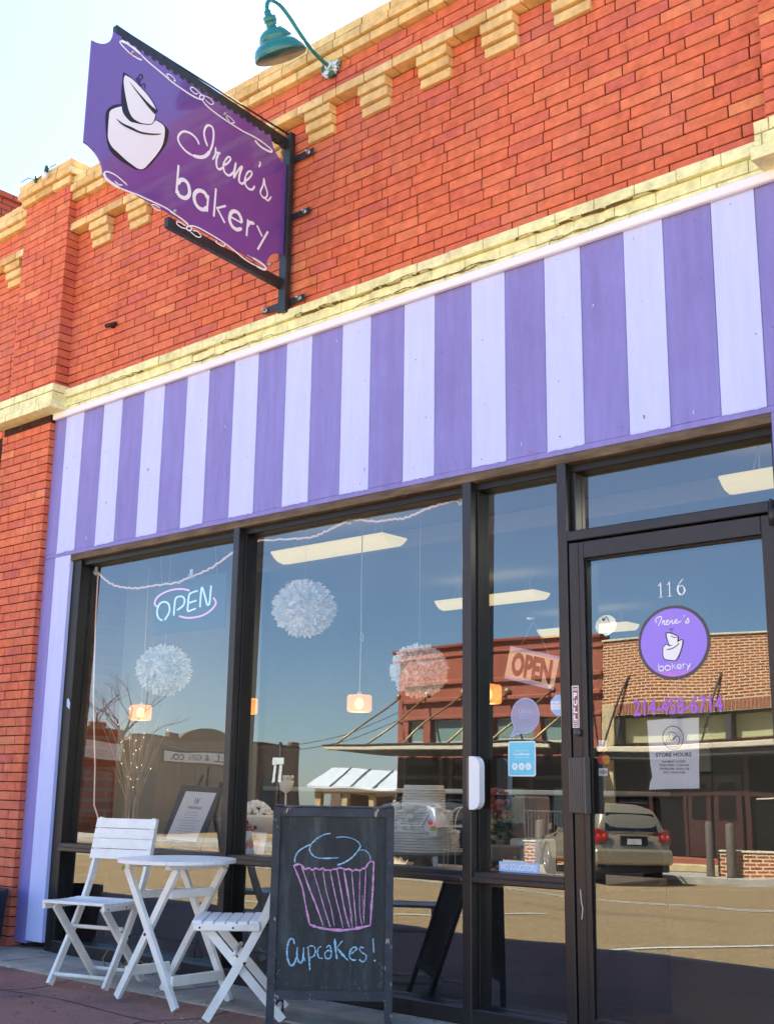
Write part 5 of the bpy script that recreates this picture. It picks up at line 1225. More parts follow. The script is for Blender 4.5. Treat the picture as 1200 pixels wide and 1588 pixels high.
for k in range(26): m.ico((-5.75+rnd.gauss(0,.035), .42+rnd.gauss(0,.025), SZ+.16+rnd.gauss(0,.03)), rnd.uniform(.014,.022), 0, 5)
m.build('fruit', 'red_fruit', t)
m = MB(); m.lathe([(.05,SZ),(.055,SZ+.13),(.06,SZ+.14),(0,SZ+.12)], (-5.75,.42,0), 18); m.build('jar', 'room_dark', t)
# card with a painted cupcake
t = thing('cupcake_card', (-5.47,.25,SZ), 'small greyish card with a painted pink and green cupcake leaning on the window', 'card')
a0 = V((-5.47,.225,SZ)); au = V((1,.0,.0)); av = V((0,.06,.19)).normalized(); an = V((0,-1,.3)).normalized()
def cd(u, v, h=0.0): return a0 + au*u + av*v + an*h
m = MB(); m.prism([cd(-.105,0), cd(.115,0), cd(.095,.175), cd(-.115,.175)], an*-.004)
c_ = m.build('card', 'pale_pink', t)
mat('card_pink', (.80,.22,.22), .7); mat('card_green', (.42,.52,.08), .7); mat('cherry', (.70,.04,.02), .6)
m = MB()
flat(m, [(-.05,.075),(-.035,.02),(.035,.02),(.05,.075)], cd, .0004, .0012, 3, False)
flat(m, [(-.065,.085),(-.045,.07),(-.03,.082),(-.01,.068),(.01,.08),(.03,.068),(.06,.085),(.055,.115),(.02,.135),(-.03,.13),(-.06,.11)], cd, .0004, .002, 0)
flat(m, [(-.055,.112),(-.02,.105),(.0,.118),(.03,.12),(.035,.130),(.0,.142),(-.035,.135)], cd, .0004, .0028, 1)
flat(m, [(.0+.012*math.cos(i), .146+.012*math.sin(i)) for i in range(6)], cd, .0004, .0036, 2)
for u in (-.035,-.012,.012,.035): stroke(m, [(u*1.2,.072),(u*.85,.022)], .003, cd, .0003, .002, 4)
for k in range(8): u, v = rnd.uniform(-.04,.03), rnd.uniform(.10,.13); stroke(m, [(u,v),(u+.004,v+.003)], .004, cd, .0003, .0036, 4)
stroke(m, [(-.052,.078),(-.037,.018),(.037,.018),(.052,.078)], .003, cd, .0003, .0024, 4)
m.build('cupcake_print', ['card_pink','card_green','cherry','tissue','black_print'], c_)
# framed notice on an easel
mat('slate', (.06,.075,.09), .5)
t = thing('easel_notice', (-6.30,.42,SZ), 'dark framed price notice leaning on a small easel in the leftmost window', 'notice')
b0 = V((-6.29,.36,SZ+.04)); bv = V((.10,.10,.42)).normalized(); bu_ = V((1,.05,-.03)).normalized(); bn_ = bu_.cross(bv)
bn_ = bn_ if bn_.y < 0 else -bn_
def nb_(u, v, h=0.0): return b0 + bu_*u + bv*v + bn_*h
m = MB(); m.prism([nb_(-.20,0), nb_(.19,0), nb_(.19,.41), nb_(-.20,.41)], bn_*-.012); f_ = m.build('board', 'slate', t)
m = MB(); flat(m, [(-.155,.045),(.135,.045),(.155,.37),(-.135,.37)], nb_, .0006, .0008, 0, False)
text(m, 'W', (-.02,.285,.03,.33), nb_, .002, 1, 0); text(m, 'WEDDINGS', (-.06,.255,.07,.272), nb_, .002, 1, .01)
for i in range(9): u = .05 + .05*rnd.random(); flat(m, [(-u,.230-.018*i),(u,.230-.018*i),(u,.2335-.018*i),(-u,.2335-.018*i)], nb_, .0003, .0018, 2, False)
m.build('printed_sheet', ['paper','black_print','grey_print'], f_)
m = MB(); m.tube([(-6.15,.42,SZ),(-6.20,.50,SZ+.55)], .008, 6); m.tube([(-6.45,.42,SZ),(-6.28,.52,SZ+.5)], .008, 6); m.tube([(-6.10,.55,SZ),(-6.12,.50,SZ+.25),(-6.06,.5,SZ+.45)], .014, 6); m.build('easel', 'room_dark', t)
# vase of lit twigs
mat('sparkle', (.9,.8,.6), .3, emit=(1.0,.80,.50), estr=.45); mat('twig_pale', (.55,.45,.34), .7)
t = thing('twig_arrangement', (-6.93,.45,SZ), 'tall bundle of pale twigs with tiny lights in the leftmost window', 'arrangement')
m = MB(); tips = []
for k in range(46):
    a = rnd.uniform(0,6.28); sp_ = rnd.uniform(.02,.34); h_ = rnd.uniform(.45,1.02); x0_, y0_ = rnd.gauss(-6.93,.018), rnd.gauss(.45,.018)
    pts = [(x0_,y0_,SZ), (x0_+.04*math.cos(a)*sp_, y0_, SZ+.15)]
    for j in range(1,5): q_ = j/4; pts.append((x0_+sp_*q_**1.6*math.cos(a)+rnd.gauss(0,.008), y0_+sp_*.55*q_**1.6*math.sin(a), SZ+.15+h_*q_*.85))
    m.tube(pts, [.004,.004,.0035,.003,.002,.001], 4); tips += pts[3:]
m.build('twigs', 'twig_pale', t)
m = MB()
for p in rnd.sample(tips, 34): m.ico(p, rnd.uniform(.002,.0045), 0, 4)
m.build('fairy_light', 'sparkle', t)
# side light display: glass stand, pink flowers
t = thing('flower_display', (-3.78,.42,SZ), 'pink and cream flowers over a glass stand behind the narrow window', 'flowers')
mat('petal_pink', (.38,.12,.10), .8); mat('petal_cream', (.36,.36,.20), .8); mat('leaf_dark', (.05,.09,.05), .7)
m = MB()
for k in range(70):
    mi = 0 if rnd.random() < .5 else 1; m.ico((-3.83+rnd.gauss(0,.05), .45+rnd.gauss(0,.04), SZ+.36-.11*mi+rnd.gauss(0,.035)), rnd.uniform(.014,.030), mi, 4, sz=.7)
for k in range(26): m.ico((-3.77+rnd.gauss(0,.05), .42, SZ+.24+rnd.gauss(0,.03)), rnd.uniform(.012,.02), 2, 3, sz=.4)
m.build('blossoms', ['petal_pink','petal_cream','leaf_dark'], t)
m = MB(); m.lathe([(.085,SZ+.05),(.09,SZ+.14),(.11,SZ+.15),(0,SZ+.15)], (-3.75,.42,0), 22, 0); m.lathe([(.12,SZ),(.10,SZ+.045),(0,SZ+.05)], (-3.75,.42,0), 22, 1); m.build('cake_box', ['icing_dark','icing'], t)
m = MB()
for k in range(36): m.ico((-3.68+rnd.gauss(0,.06), .30+rnd.gauss(0,.02), SZ+.04+abs(rnd.gauss(0,.03))), rnd.uniform(.008,.016), rnd.choice((0,1,2)), 4)
m.build('petals', ['red_fruit','petal_cream','leaf_dark'], t)
t = thing('cake_basket', (-3.66,.56,SZ), 'tall pleated pale cake sleeve behind the narrow window', 'cake')
m = MB(); m.cbox((-3.74,.50,SZ+.19),(-3.59,.63,SZ+.40), .01)
for k in range(16): m.cbox((-3.74+.0095*k,.493,SZ+.195),(-3.735+.0095*k,.4995,SZ+.395), .0015)
m.build('sleeve', 'icing_dark', t)
m = MB(); m.cbox((-3.76,.49,SZ),(-3.57,.65,SZ+.185), .01); m.build('box', 'icing', t)
m = MB(); m.cbox((-9.0,2.6,.0),(-4.4,3.3,1.05), .02); m.cbox((-9.05,2.55,1.052),(-4.35,3.35,1.09), .01, 1); tag(m.build('counter', ['room_dark','room_panel'], None, (-6.7,3,0)), 'long dark shop counter with a pale top deep inside', 'counter')

t = thing('pedestal_bowl', (-5.56,.60,SZ), 'little popcorn bowl on a thin tall stem just left of the chalkboard', 'bowl')
m = MB(); m.tube([(-5.56,.6,SZ),(-5.56,.6,SZ+.40)], .006, 6); m.lathe([(.05,SZ),(.045,SZ+.008),(0,SZ+.01)], (-5.56,.6,0), 16); m.build('stem', 'icing', t)
m = MB(); m.lathe([(.01,SZ+.395),(.035,SZ+.41),(.050,SZ+.47),(.045,SZ+.47),(0,SZ+.44)], (-5.56,.6,0), 18)
for k in range(24): m.ico((-5.56+rnd.gauss(0,.02), .6+rnd.gauss(0,.02), SZ+.475+rnd.uniform(0,.02)), .010, 0, 4)
m.build('bowl', 'icing', t)

# ---------------------------------------------------------------- across the street (seen only in the glass)
mat('stucco', (.34,.10,.058), .85, .15, var=.12, vscale=1.2, bump=.3, bscale=20); mat('stucco_dark', (.24,.065,.04), .85, .15, var=.12)
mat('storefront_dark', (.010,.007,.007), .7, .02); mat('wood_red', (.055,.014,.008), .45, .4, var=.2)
mat('transom_green', (.19,.26,.20), .25, .5); mat('transom_cream', (.42,.38,.20), .6, .2); mat('canopy_cream', (.62,.52,.36), .7, .2, var=.1); mat('canopy_dark', (.06,.05,.05), .7)
mat('tan_stone', (.52,.38,.20), .85, .1, var=.2); mat('rod_gold', (.40,.28,.12), .5, .4, .5); mat('tan_wall', (.26,.20,.15), .9, .1, var=.12, vscale=.8)
mat('cap_brown', (.16,.10,.07), .8); mat('board_white', (.9,.9,.88), .6); mat('white_sign', (.62,.62,.60), .6); mat('grey_window', (.06,.075,.08), .2, .5)
brick_tex('far_brick', (.36,.085,.03), (.21,.045,.02), (.66,.46,.26), .26, .086, .018)
brick_tex('far_brick_dark', (.13,.045,.03), (.10,.035,.025), (.12,.08,.06), .24, .085, .012)
Y0 = -25.0
# salmon building
t = thing('stucco_building', (-22, Y0, -.3), 'salmon painted one storey building across the street, mirrored in the middle windows', 'building')
m = MB()
m.box((-26.3,Y0-9,-.3),(-18.13,Y0-.30,6.0)); m.box((-25.6,Y0-.30,3.75),(-18.13,Y0,6.05)); 
m.prism([(-26.3,Y0-.30,3.75),(-25.6,Y0-.0,3.75),(-25.6,Y0-.301,3.75)], (0,0,2.25))
for x in (-25.75,-24.72,-22.30,-20.62,-18.43): m.box((x,Y0-.29,2.9),(x+.28,Y0+.02,3.75))
m.build('wall', 'stucco', t)
m = MB(); m.cbox((-26.35,Y0-.1,6.0),(-18.13,Y0+.10,6.12), .03, 1); m.cbox((-26.32,Y0-.1,5.72),(-18.13,Y0+.05,5.80), .02)
m.cbox((-25.7,Y0-.05,4.86),(-18.13,Y0+.10,5.02), .03); m.cbox((-25.7,Y0-.05,4.30),(-18.13,Y0+.14,4.46), .04); m.cbox((-25.7,Y0-.05,3.74),(-18.13,Y0+.05,3.86), .03)
m.build('cornice', ['stucco','stucco_dark'], t)
for x0, x1 in ((-25.45,-24.75),(-24.42,-22.35),(-22.0,-20.65),(-20.32,-18.45)):
    m = MB(); m.cbox((x0,Y0-.25,3.02),(x1,Y0-.16,3.74), .01); f_ = m.build('transom_frame', 'canopy_cream', t)
    n = max(1, int(round((x1-x0)/1.3))); m = MB()
    for k in range(n): a = x0+.06+(x1-x0-.06)*k/n; b = x0+(x1-x0-.06)*(k+1)/n; m.box((a,Y0-.165,3.10),(b,Y0-.155,3.68))
    m.build('glass', 'transom_green', f_)
m = MB(); m.cbox((-26.35,Y0,2.66),(-18.1,Y0+2.9,2.80), .02, 0); m.cbox((-26.4,Y0+2.9,2.66),(-18.1,Y0+3.0,2.79), .02, 1); m.cbox((-26.43,Y0,2.66),(-26.35,Y0+3.0,2.79), .02, 1); m.cbox((-26.45,Y0,2.795),(-18.1,Y0+3.03,2.84), .01, 0); m.build('canopy', ['canopy_dark','canopy_cream'], t)
m = MB()
for x in (-26.0,-24.6,-23.2,-21.5,-19.9,-18.6):
    m.tube([(x,Y0+.02,4.55),(x-.1,Y0+2.8,2.86)], .035, 6); m.ico((x,Y0+.05,4.6), .10, 0, 5)
m.build('tie_rod', 'rod_gold', t)
m = MB(); m.box((-26.25,Y0-.299,-.05),(-18.15,Y0-.28,2.64)); m.build('shop_window', 'storefront_dark', t)
m = MB()
for x in (-25.9,-24.3,-23.95,-22.4,-21.0,-19.3,-18.45): m.cbox((x,Y0-.279,-.05),(x+.16,Y0-.18,2.64), .01)
m.cbox((-26.2,Y0-.279,2.0),(-18.2,Y0-.22,2.12), .01); m.cbox((-26.2,Y0-.31,-.3),(-18.2,Y0-.1,.32), .02); m.build('shop_frame', 'wood_red', t)
m = MB()
for x in (-23.4,-21.9,-20.1): m.box((x,Y0-.279,.7),(x+.75,Y0-.27,1.75))
m.build('window_display', 'transom_green', t)
# orange brick building
t = thing('far_brick_building', (-15, Y0, -.3), 'orange brick building with pale mortar mirrored in the door glass', 'building')
m = MB(); m.box((-18.12,Y0-9,3.98),(-9.5,Y0,5.86)); m.box((-18.12,Y0-9,-.3),(-9.5,Y0-.5,4.0)); m.build('wall', 'far_brick', t)
m = MB(); m.cbox((-18.13,Y0-.1,5.86),(-9.5,Y0+.05,5.92), .01); m.build('coping', 'canopy_cream', t)
m = MB(); x = -17.66
while x < -9.6: m.cbox((x,Y0-.02,3.72),(x+.075,Y0+.012,3.975), .004, 0, 0); x += .095
m.box((-17.66,Y0-.1,3.70),(-9.6,Y0+.002,3.99), 1); m.build('soldier_course', ['stucco','transom_cream'], t)
m = MB(); m.cbox((-18.12,Y0-.1,2.95),(-17.66,Y0+.02,3.98), .01); m.cbox((-18.12,Y0-.1,-.3),(-17.75,Y0-.0,2.6), .01); m.build('pier', 'tan_stone', t)
m = MB(); m.box((-17.6,Y0-.45,3.05),(-9.6,Y0-.35,3.70)); m.build('transom_panel', 'transom_cream', t)
m = MB()
for x in (-17.64,-16.0,-14.35,-12.7,-11.0): m.cbox((x,Y0-.34,3.0),(x+.16,Y0-.05,3.70), .01)
m.cbox((-17.6,Y0-.34,3.64),(-9.6,Y0-.2,3.72), .01); m.build('transom_frame', 'canopy_dark', t)
m = MB(); m.cbox((-18.12,Y0-.3,2.78),(-9.6,Y0+.35,2.92), .02, 0); m.cbox((-18.12,Y0-.3,2.60),(-9.6,Y0+.25,2.775), .02, 1); m.build('ledge', ['canopy_cream','canopy_dark'], t)
m = MB(); m.tube([(-17.2,Y0+.0,4.75),(-17.9,Y0+.3,2.9)], .035, 6); m.tube([(-14.4,Y0+.0,4.75),(-14.9,Y0+.3,2.9)], .03, 6); m.build('tie_rod', 'canopy_dark', t)
m = MB(); m.box((-18.1,Y0-.49,-.1),(-9.6,Y0-.47,2.6)); m.build('shop_window', 'storefront_dark', t)
for x in (-15.65,-14.85):
    m = MB(); m.cbox((x,Y0-.46,.05),(x+.72,Y0-.40,2.15), .01); dd = m.build('door', 'wood_red', t); m = MB(); m.box((x+.14,Y0-.402,1.0),(x+.58,Y0-.395,1.95)); m.build('glass', 'storefront_dark', dd)
m = MB()
for x in (-16.9,-15.78,-14.05,-12.6): m.cbox((x,Y0-.46,0),(x+.12,Y0-.36,2.6), .01)
m.cbox((-17.8,Y0-.46,1.62),(-9.6,Y0-.38,1.76), .01); m.build('door_frame', 'wood_red', t)
m = MB(); m.cbox((-18.0,Y0-.5,-.3),(-9.5,Y0+.1,.02), .02, 0); m.cbox((-18.0,Y0+.1,-.3),(-9.5,Y0+.7,-.12), .02, 1); m.build('step', ['stucco','tan_stone'], t)
m = MB(); m.tube([(-13.6,Y0+.02,1.55),(-13.0,Y0+.02,1.62),(-12.6,Y0+.02,1.5)], .02, 6); m.build('hose', 'canopy_cream', t)
t = thing('satellite_dish', (-18.25, Y0-.6, 5.9), 'white satellite dish on the roof edge above the orange brick building', 'satellite dish')
m = MB(); dn = V((.35,1,.35)).normalized(); a_ = V((1,-.35,0)).normalized(); b_ = dn.cross(a_); c0_ = V((-18.25,Y0-.4,6.42))
vs = [c0_ - dn*.06]; ring1 = [c0_ + (a_*math.cos(2*math.pi*k/24)*.30 + b_*math.sin(2*math.pi*k/24)*.33) for k in range(24)]
m.add(vs + ring1, [(0, 1+k, 1+(k+1) % 24) for k in range(24)]); m.add([c0_ - dn*.08] + [p - dn*.02 for p in ring1], [(0, 1+(k+1) % 24, 1+k) for k in range(24)])
m.build('dish', 'white_sign', t)
m = MB(); m.tube([c0_ - dn*.07, (-18.3,Y0-.6,6.15), (-18.3,Y0-.6,5.9)], .03, 6); m.tube([c0_ - b_*.28, c0_ + dn*.35], .012, 5); m.ico(c0_ + dn*.36, .04, 0, 5); m.build('mast', 'canopy_dark', t)
# bollards, railing, planters
def bollard(x, y, h_, r, label):
    m = MB(); m.lathe([(r*1.1,-.3),(r,-.25),(r,h_-.06),(r*.8,h_-.02),(r*.4,h_),(0,h_)], (x,y,0), 16); tag(m.build('bollard', 'bollard_brown', None, (x,y,-.3)), label, 'bollard', 'brown bollards along the far kerb')
mat('bollard_brown', (.13,.095,.07), .6)
bollard(-13.62,-22.6,.96,.10,'brown bollard right of the parked car, the left one of the pair'); bollard(-13.10,-22.6,.93,.10,'brown bollard at the right edge of the door glass'); bollard(-18.78,-22.6,.86,.14,'thick brown bollard mirrored in the narrow window')
mat('rail_iron', (.10,.08,.06), .5, .5)
for (xa, xb, lb) in ((-19.6,-18.0,'iron railing above the brick planter in the narrow window reflection'),(-25.5,-23.0,'iron railing mirrored low in the wide window')):
    t = thing('iron_railing', ((xa+xb)/2, -23.0, -.3), lb, 'railing'); m = MB()
    m.cbox((xa,-23.02,1.06),(xb,-22.98,1.10), .005); m.cbox((xa,-23.02,.33),(xb,-22.98,.37), .005); m.build('rail', 'rail_iron', t)
    m = MB(); x = xa
    while x <= xb + .001: m.cbox((x,-23.01,-.3 if (abs(x-xa) < .01) else .37),(x+.02,-22.99,1.06), .002); x += (xb-xa)/14
    m.build('balusters', 'rail_iron', t)
for (xa, xb, lb) in ((-19.45,-18.0,'low brick planter wall beneath the iron railing'),(-13.5,-11.8,'low brick planter wall behind the pair of bollards')):
    m = MB(); m.cbox((xa,-23.3,-.32),(xb,-22.75,.26), .01, 0); m.cbox((xa-.03,-23.33,.262),(xb+.03,-22.72,.31), .01, 1); tag(m.build('brick_planter', ['far_brick','canopy_cream'], None, ((xa+xb)/2,-23,-.3)), lb, 'planter')

# low brown building round the corner, with its sign
FX = -49.0
t = thing('warehouse', (FX, -37, -.5), 'long low brown building with an arched parapet mirrored in the two left windows', 'building')
m = MB(); m.box((FX-7,-43.4,-.5),(FX,-31.5,4.15)); m.build('wall', 'tan_wall', t)
m = MB(); m.cbox((FX-.3,-43.4,4.15),(FX+.06,-31.5,4.28), .02)
for y in (-38.9,-34.3,-43.3): m.cbox((FX-.3,y,4.28),(FX+.05,y+.6,4.52), .02)
arc = [(-38.0 + 0, 4.28)] + [(-36.2 - 1.8*math.cos(R(a)), 4.28 + .55*math.sin(R(a))) for a in range(10,180,20)] + [(-34.4,4.28)]
m.prism([(FX+.04, y, z) for y, z in arc], (-.25,0,0)); m.build('parapet', 'cap_brown', t)
m = MB(); m.cbox((FX+.02,-39.2,2.95),(FX+.10,-33.2,3.62), .02, 0); m.cbox((FX+.10,-39.1,3.02),(FX+.115,-33.3,3.55), .004, 1)
def fw(u, v, h=0.0): return (FX + .12 + h, u, v)
text(m, 'MILL', (-38.4,3.12,-36.9,3.47), fw, .002, 0, .02); text(m, '& GIN', (-36.5,3.14,-35.1,3.45), fw, .002, 0, .0); text(m, 'CO.', (-34.7,3.12,-33.7,3.47), fw, .002, 0, .02)
m.build('name_board', ['canopy_dark','board_white'], t)
for y in (-33.0,-39.6,-41.6): m = MB(); m.cbox((FX-.02,y,.4),(FX+.04,y+1.2,2.5), .02); m.build('window', 'grey_window', t)
m = MB()
for k in range(22): m.cbox((FX+.001,-43.2+.53*k,.1),(FX+.03,-43.15+.53*k,4.1), .005)
m.build('pilaster_strip', 'tan_wall', t)
m = MB(); m.cbox((FX,-43.4,-.5),(FX+.10,-31.5,.1), .02); m.build('plinth', 'cap_brown', t)
t = thing('corner_shop', (-52, -25, -.5), 'dark red brick corner building with a pale band, mirrored at the far left', 'building')
m = MB(); m.box((-60,-31.2,-.5),(-49.2,-20,4.2)); m.build('wall', 'far_brick_dark', t)
m = MB(); m.cbox((-60,-31.2,4.2),(-49.1,-20,4.42), .03); m.cbox((-49.2,-30.0,4.42),(-48.9,-29.0,4.65), .03); m.build('coping', 'cap_brown', t)
m = MB(); m.cbox((-49.19,-31.1,3.0),(-49.05,-20.5,3.75), .02); m.build('sign_band', 'white_sign', t)
for y in (-30.6,-28.2,-25.8,-23.4): m = MB(); m.cbox((-49.22,y,.2),(-49.1,y+1.7,2.5), .02); m.build('window', 'grey_window', t)
# metal roofed market shed
t = thing('market_shed', (-53, -54, -.5), 'low shed with a white metal roof and yellow posts mirrored above the chalkboard', 'shed')
m = MB(); m.prism([(-56.4,-51.5,2.25),(-49.2,-51.5,2.25),(-51.2,-55.5,3.45),(-58.4,-55.5,3.45)], (0,0,.10))
for k in range(1,4): m.beam((-56.4+1.8*k,-51.48,2.37),(-58.4+1.8*k,-55.5,3.57), .16, .03, (1,0,0), 1)
m.build('roof', ['white_sign','rail_iron'], t)
m = MB()
for x in (-56.2,-54.0,-51.8,-49.7): m.cbox((x,-52.2,-.5),(x+.45,-51.9,2.2), .02)
m.cbox((-56.2,-52.2,1.95),(-49.3,-51.95,2.22), .02); m.build('post', 'tan_stone', t)
m = MB(); m.box((-58.3,-55.6,-.5),(-51.2,-55.4,3.3)); m.build('back_wall', 'cap_brown', t)
# street pole with plates
t = thing('street_pole', (-37.7,-31,-.5), 'dark pole with white plates between the brown building and the shed reflection', 'pole')
m = MB(); m.tube([(-37.7,-31,-.5),(-37.7,-31,3.5)], .07, 8); m.ico((-37.7,-31,3.55), .1, 0, 5); m.build('pole', 'canopy_dark', t)
m = MB(); m.cbox((-38.15,-30.9,2.65),(-37.3,-30.86,2.95), .01); m.cbox((-38.0,-30.9,1.9),(-37.82,-30.86,2.62), .01); m.cbox((-37.6,-30.9,1.9),(-37.4,-30.86,2.62), .01); m.build('plate', 'white_sign', t)
# bare winter trees behind the brown building
mat('bark', (.05,.035,.028), .9)
def tree(loc, H, seed, label):
    r = random.Random(seed); t = thing('bare_tree', loc, label, 'tree'); T_ = MB(); Cn = MB()
    def grow(p, d, L, rad, dep):
        pts = [p]; rr = [rad]; q = p
        for k in range(3):
            d = (d + V((r.gauss(0,.13), r.gauss(0,.13), r.gauss(.02,.08)))).normalized(); q = q + d*L/3; pts.append(q); rr.append(rad*(1-.13*(k+1)))
        (T_ if dep == 0 else Cn).tube(pts, rr, 5 if dep < 3 else 3)
        if dep >= 5: return
        for k in range(r.choice((2,3,3))):
            ax = V((r.gauss(0,1), r.gauss(0,1), r.gauss(0,.3))).normalized(); nd = (d + ax*r.uniform(.45,.95)).normalized(); grow(q if k else pts[2], nd, L*r.uniform(.66,.86), rr[-1]*.74, dep+1)
    grow(V((0,0,0)), V((0,0,1)), H*.24, .34, 0)
    T_.build('trunk', 'bark', t, (0,0,0)); Cn.build('crown', 'bark', t, (0,0,0))
tree((-57.5,-37.2,-.5), 12.5, 3, 'bare tree rising above the brown building, behind the twig arrangement'); tree((-60.5,-35.0,-.5), 11.0, 8, 'smaller bare tree at the left of the mirrored roofs')
# overhead wires from the salmon building to the pole and on to the brown building
m = MB()
for a, b in (((-26.3,-26.0,4.4),(-37.7,-31,3.5)), ((-37.7,-31,3.5),(-49,-33,3.9)), ((-26.3,-26.0,4.1),(-37.7,-31,3.3))):
    a, b = V(a), V(b); m.tube([a.lerp(b, i/8) - V((0,0,.35*math.sin(math.pi*i/8))) for i in range(9)], .014, 4)
tag(m.build('overhead_wire', 'canopy_dark', None, (-37.7,-31,3.5)), 'dark overhead wires sagging beside the salmon building', 'wire')

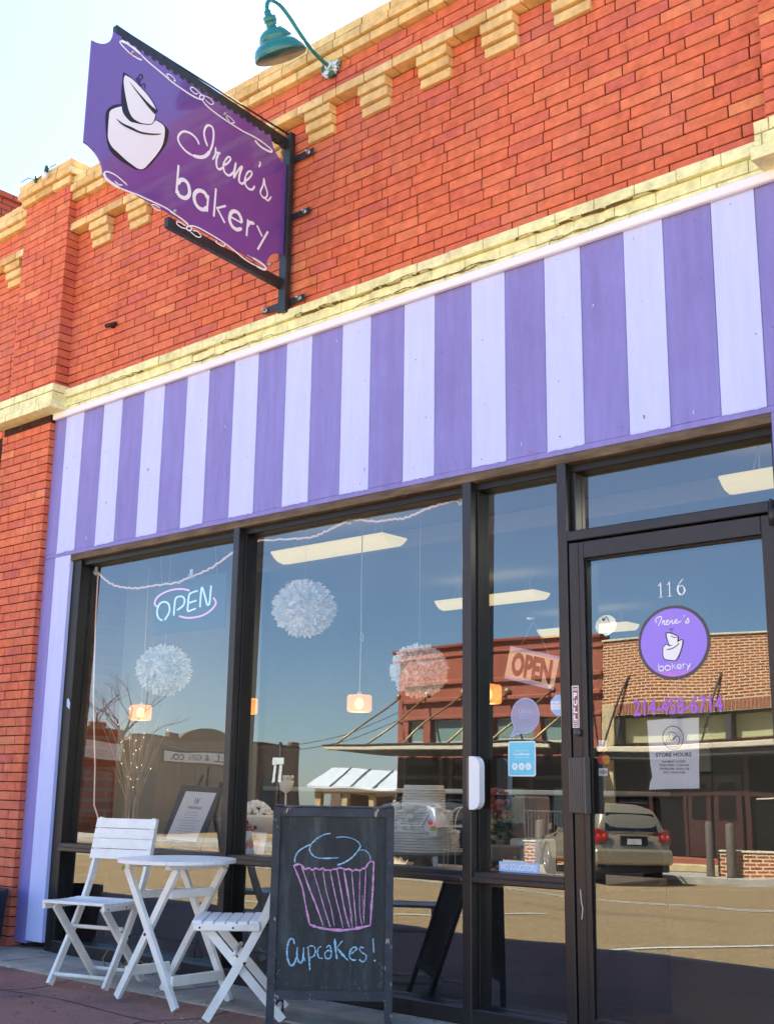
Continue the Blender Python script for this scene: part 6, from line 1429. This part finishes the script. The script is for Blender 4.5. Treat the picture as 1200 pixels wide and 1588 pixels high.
# ---------------------------------------------------------------- parked vehicles
mat('car_paint', (.36,.29,.19), .3, .5, .5, coat=.5); mat('car_glass', (.010,.012,.014), .10, .25); mat('tail_red', (.30,.006,.008), .15, .6, emit=(.6,.01,.01), estr=.03); mat('tail_bright', (.70,.05,.04), .2, emit=(.9,.05,.03), estr=.10)
mat('tyre', (.012,.012,.012), .8); mat('rim', (.55,.55,.55), .25, .6, .9); mat('black_trim', (.02,.02,.02), .6); mat('car_silver', (.16,.165,.17), .3, .6, .6, coat=.6)
def suv(loc, rz, label, paint='car_paint'):
    """local: +X forward, rear at x = -2.4"""
    T = thing('parked_car', loc, label, 'car', 'cars parked across the street', rz); B = lambda m, n, mt, par=T: m.build(n, mt, par, (0,0,0))
    def loft(m, stations, mi=0):
        n = len(stations[0]); vs = [p for s_ in stations for p in s_]; fs = []
        for i in range(len(stations)-1):
            for k in range(n): k2 = (k+1) % n; fs.append((i*n+k, i*n+k2, (i+1)*n+k2, (i+1)*n+k))
        fs.append(tuple(reversed(range(n)))); fs.append(tuple(range((len(stations)-1)*n, len(stations)*n))); m.add(vs, fs, mi, .5, True)
    def sec(x, hw, z0, z1, e=4.5, n=28, top=1.0):
        o = []
        for k in range(n):
            a = 2*math.pi*k/n; c, s_ = math.cos(a), math.sin(a); yy = hw*math.copysign(abs(c)**(2/e), c); zz = (z0+z1)/2 + (z1-z0)/2*math.copysign(abs(s_)**(2/e), s_)
            f = 1 - (1-top)*max(0, (zz-z0)/(z1-z0)); o.append((x, yy*f, zz))
        return o
    m = MB()
    loft(m, [sec(-2.40,.74,.42,.80), sec(-2.36,.86,.34,.98), sec(-2.22,.92,.28,1.04), sec(-1.5,.94,.26,1.06), sec(0,.94,.25,1.05), sec(1.2,.93,.26,1.04), sec(1.9,.90,.28,.98), sec(2.3,.82,.32,.86), sec(2.42,.66,.38,.72)])
    loft(m, [sec(-2.28,.80,.95,1.10,3.5), sec(-2.20,.80,.93,1.45,4,28,.86), sec(-2.02,.80,.93,1.66,4,28,.82), sec(-1.4,.80,.93,1.73,4.5,28,.82), sec(-.2,.80,.93,1.73,4.5,28,.82), sec(.55,.79,.93,1.64,4,28,.82), sec(1.05,.77,.93,1.28,3.5,28,.88), sec(1.45,.74,.92,1.04,3,28,.92)])
    B(m, 'body', paint)
    m = MB(); m.add([(-2.285,-.60,1.09),(-2.285,.60,1.09),(-2.175,.55,1.50),(-2.175,-.55,1.50)], [(0,3,2,1)]); m.add([(-2.275,-.60,1.09),(-2.275,.60,1.09),(-2.165,.55,1.50),(-2.165,-.55,1.50)], [(0,1,2,3)]); B(m, 'rear_window', 'car_glass')
    for s_ in (-1,1):
        m = MB(); P = [(-1.98,.775,1.12),(.95,.785,1.12),(.35,.690,1.56),(-1.80,.690,1.58)]
        m.prism([(x, s_*y, z) for x, y, z in P], (0, s_*.02, 0)); sw_ = B(m, 'side_window', 'car_glass')
        m = MB(); m.prism([(-.55,s_*.80,1.12),(-.45,s_*.80,1.12),(-.45,s_*.715,1.57),(-.55,s_*.715,1.57)], (0,s_*.012,0)); B(m, 'window_pillar', 'black_trim', sw_)
        m = MB(); O_ = [(-2.405,s_*.56,.88),(-2.405,s_*.56,1.06),(-2.36,s_*.80,1.16),(-2.20,s_*.925,1.14),(-2.24,s_*.935,.90),(-2.36,s_*.86,.86)]
        m.prism(O_, (-.02, s_*.012, 0)); tl_ = B(m, 'tail_light', 'tail_red'); m = MB()
        for yy in (.66,.79): m.ico((-2.425,s_*yy,.99), .045, 0, 6, sx=.4)
        B(m, 'lamp_lens', 'tail_bright', tl_)
        m = MB(); m.cbox((.75,s_*.94-.07,1.08),(.95,s_*.94+.12*s_*1,1.22), .02); B(m, 'mirror', paint)
        m = MB(); m.tube([(-1.7,s_*.62,1.73),(-1.6,s_*.62,1.77),(.0,s_*.62,1.78),(.2,s_*.62,1.74)], .018, 6); B(m, 'roof_rail', 'black_trim')
    m = MB(); m.cbox((-2.44,-.30,.80),(-2.395,.30,.99), .01, 0); m.cbox((-2.452,-.155,.82),(-2.441,.155,.93), .004, 1); m.cbox((-2.46,-.34,.985),(-2.40,.34,1.02), .008, 2); B(m, 'number_plate', ['black_trim','white_sign',paint])
    m = MB(); m.cbox((-2.50,-.88,.44),(-2.30,.88,.74), .06, 0); m.cbox((-2.47,-.80,.30),(-2.28,.80,.438), .04, 1); B(m, 'bumper', [paint,'black_trim'])
    m = MB(); m.tube([(-2.30,-.02,1.06),(-2.36,.14,1.12),(-2.32,.30,1.16)], .012, 5); B(m, 'wiper', 'black_trim')
    for x in (-1.42,1.48):
        for s_ in (-1,1):
            m = MB(); c = (x, s_*.80, .35)
            prof = [(.20,-.11),(.33,-.105),(.352,-.07),(.352,.07),(.33,.105),(.20,.11)]
            vs = []; n = 28
            for r_w, o_ in prof:
                for k in range(n): a = 2*math.pi*k/n; vs.append((c[0]+r_w*math.cos(a), c[1]+o_, c[2]+r_w*math.sin(a)))
            fs = [(i*n+k, (i+1)*n+k, (i+1)*n+(k+1) % n, i*n+(k+1) % n) for i in range(len(prof)-1) for k in range(n)]
            fs += [tuple(range(n)), tuple(reversed(range(5*n,6*n)))]
            m.add(vs, fs, 0, .5, True); w_ = B(m, 'wheel', 'tyre')
            m = MB(); yo = c[1] + s_*.112
            for k in range(5):
                a = 2*math.pi*k/5; m.beam((c[0],yo,c[2]),(c[0]+.20*math.cos(a),yo,c[2]+.20*math.sin(a)), .075, .02, (-math.sin(a),0,math.cos(a)))
            m.tube([(c[0]+.21*math.cos(2*math.pi*k/24), yo, c[2]+.21*math.sin(2*math.pi*k/24)) for k in range(25)], .018, 6); m.ico((c[0],yo,c[2]), .05, 0, 6, sy=.4); B(m, 'rim', 'rim', w_)
            m = MB(); m.tube([(x+.40*math.cos(R(a)), s_*.925, .35+.40*math.sin(R(a))) for a in range(-5,186,15)], .03, 6); B(m, 'wheel_arch', 'black_trim')
    return T
CZ = road_z(-20) 
suv((-15.94,-21.1,-.445), R(-141), 'silver beige suv seen from behind, mirrored in the door glass')
suv((-22.0,-20.9,-.455), R(-168), 'dark silver car mirrored behind the tall white cake', 'car_silver')
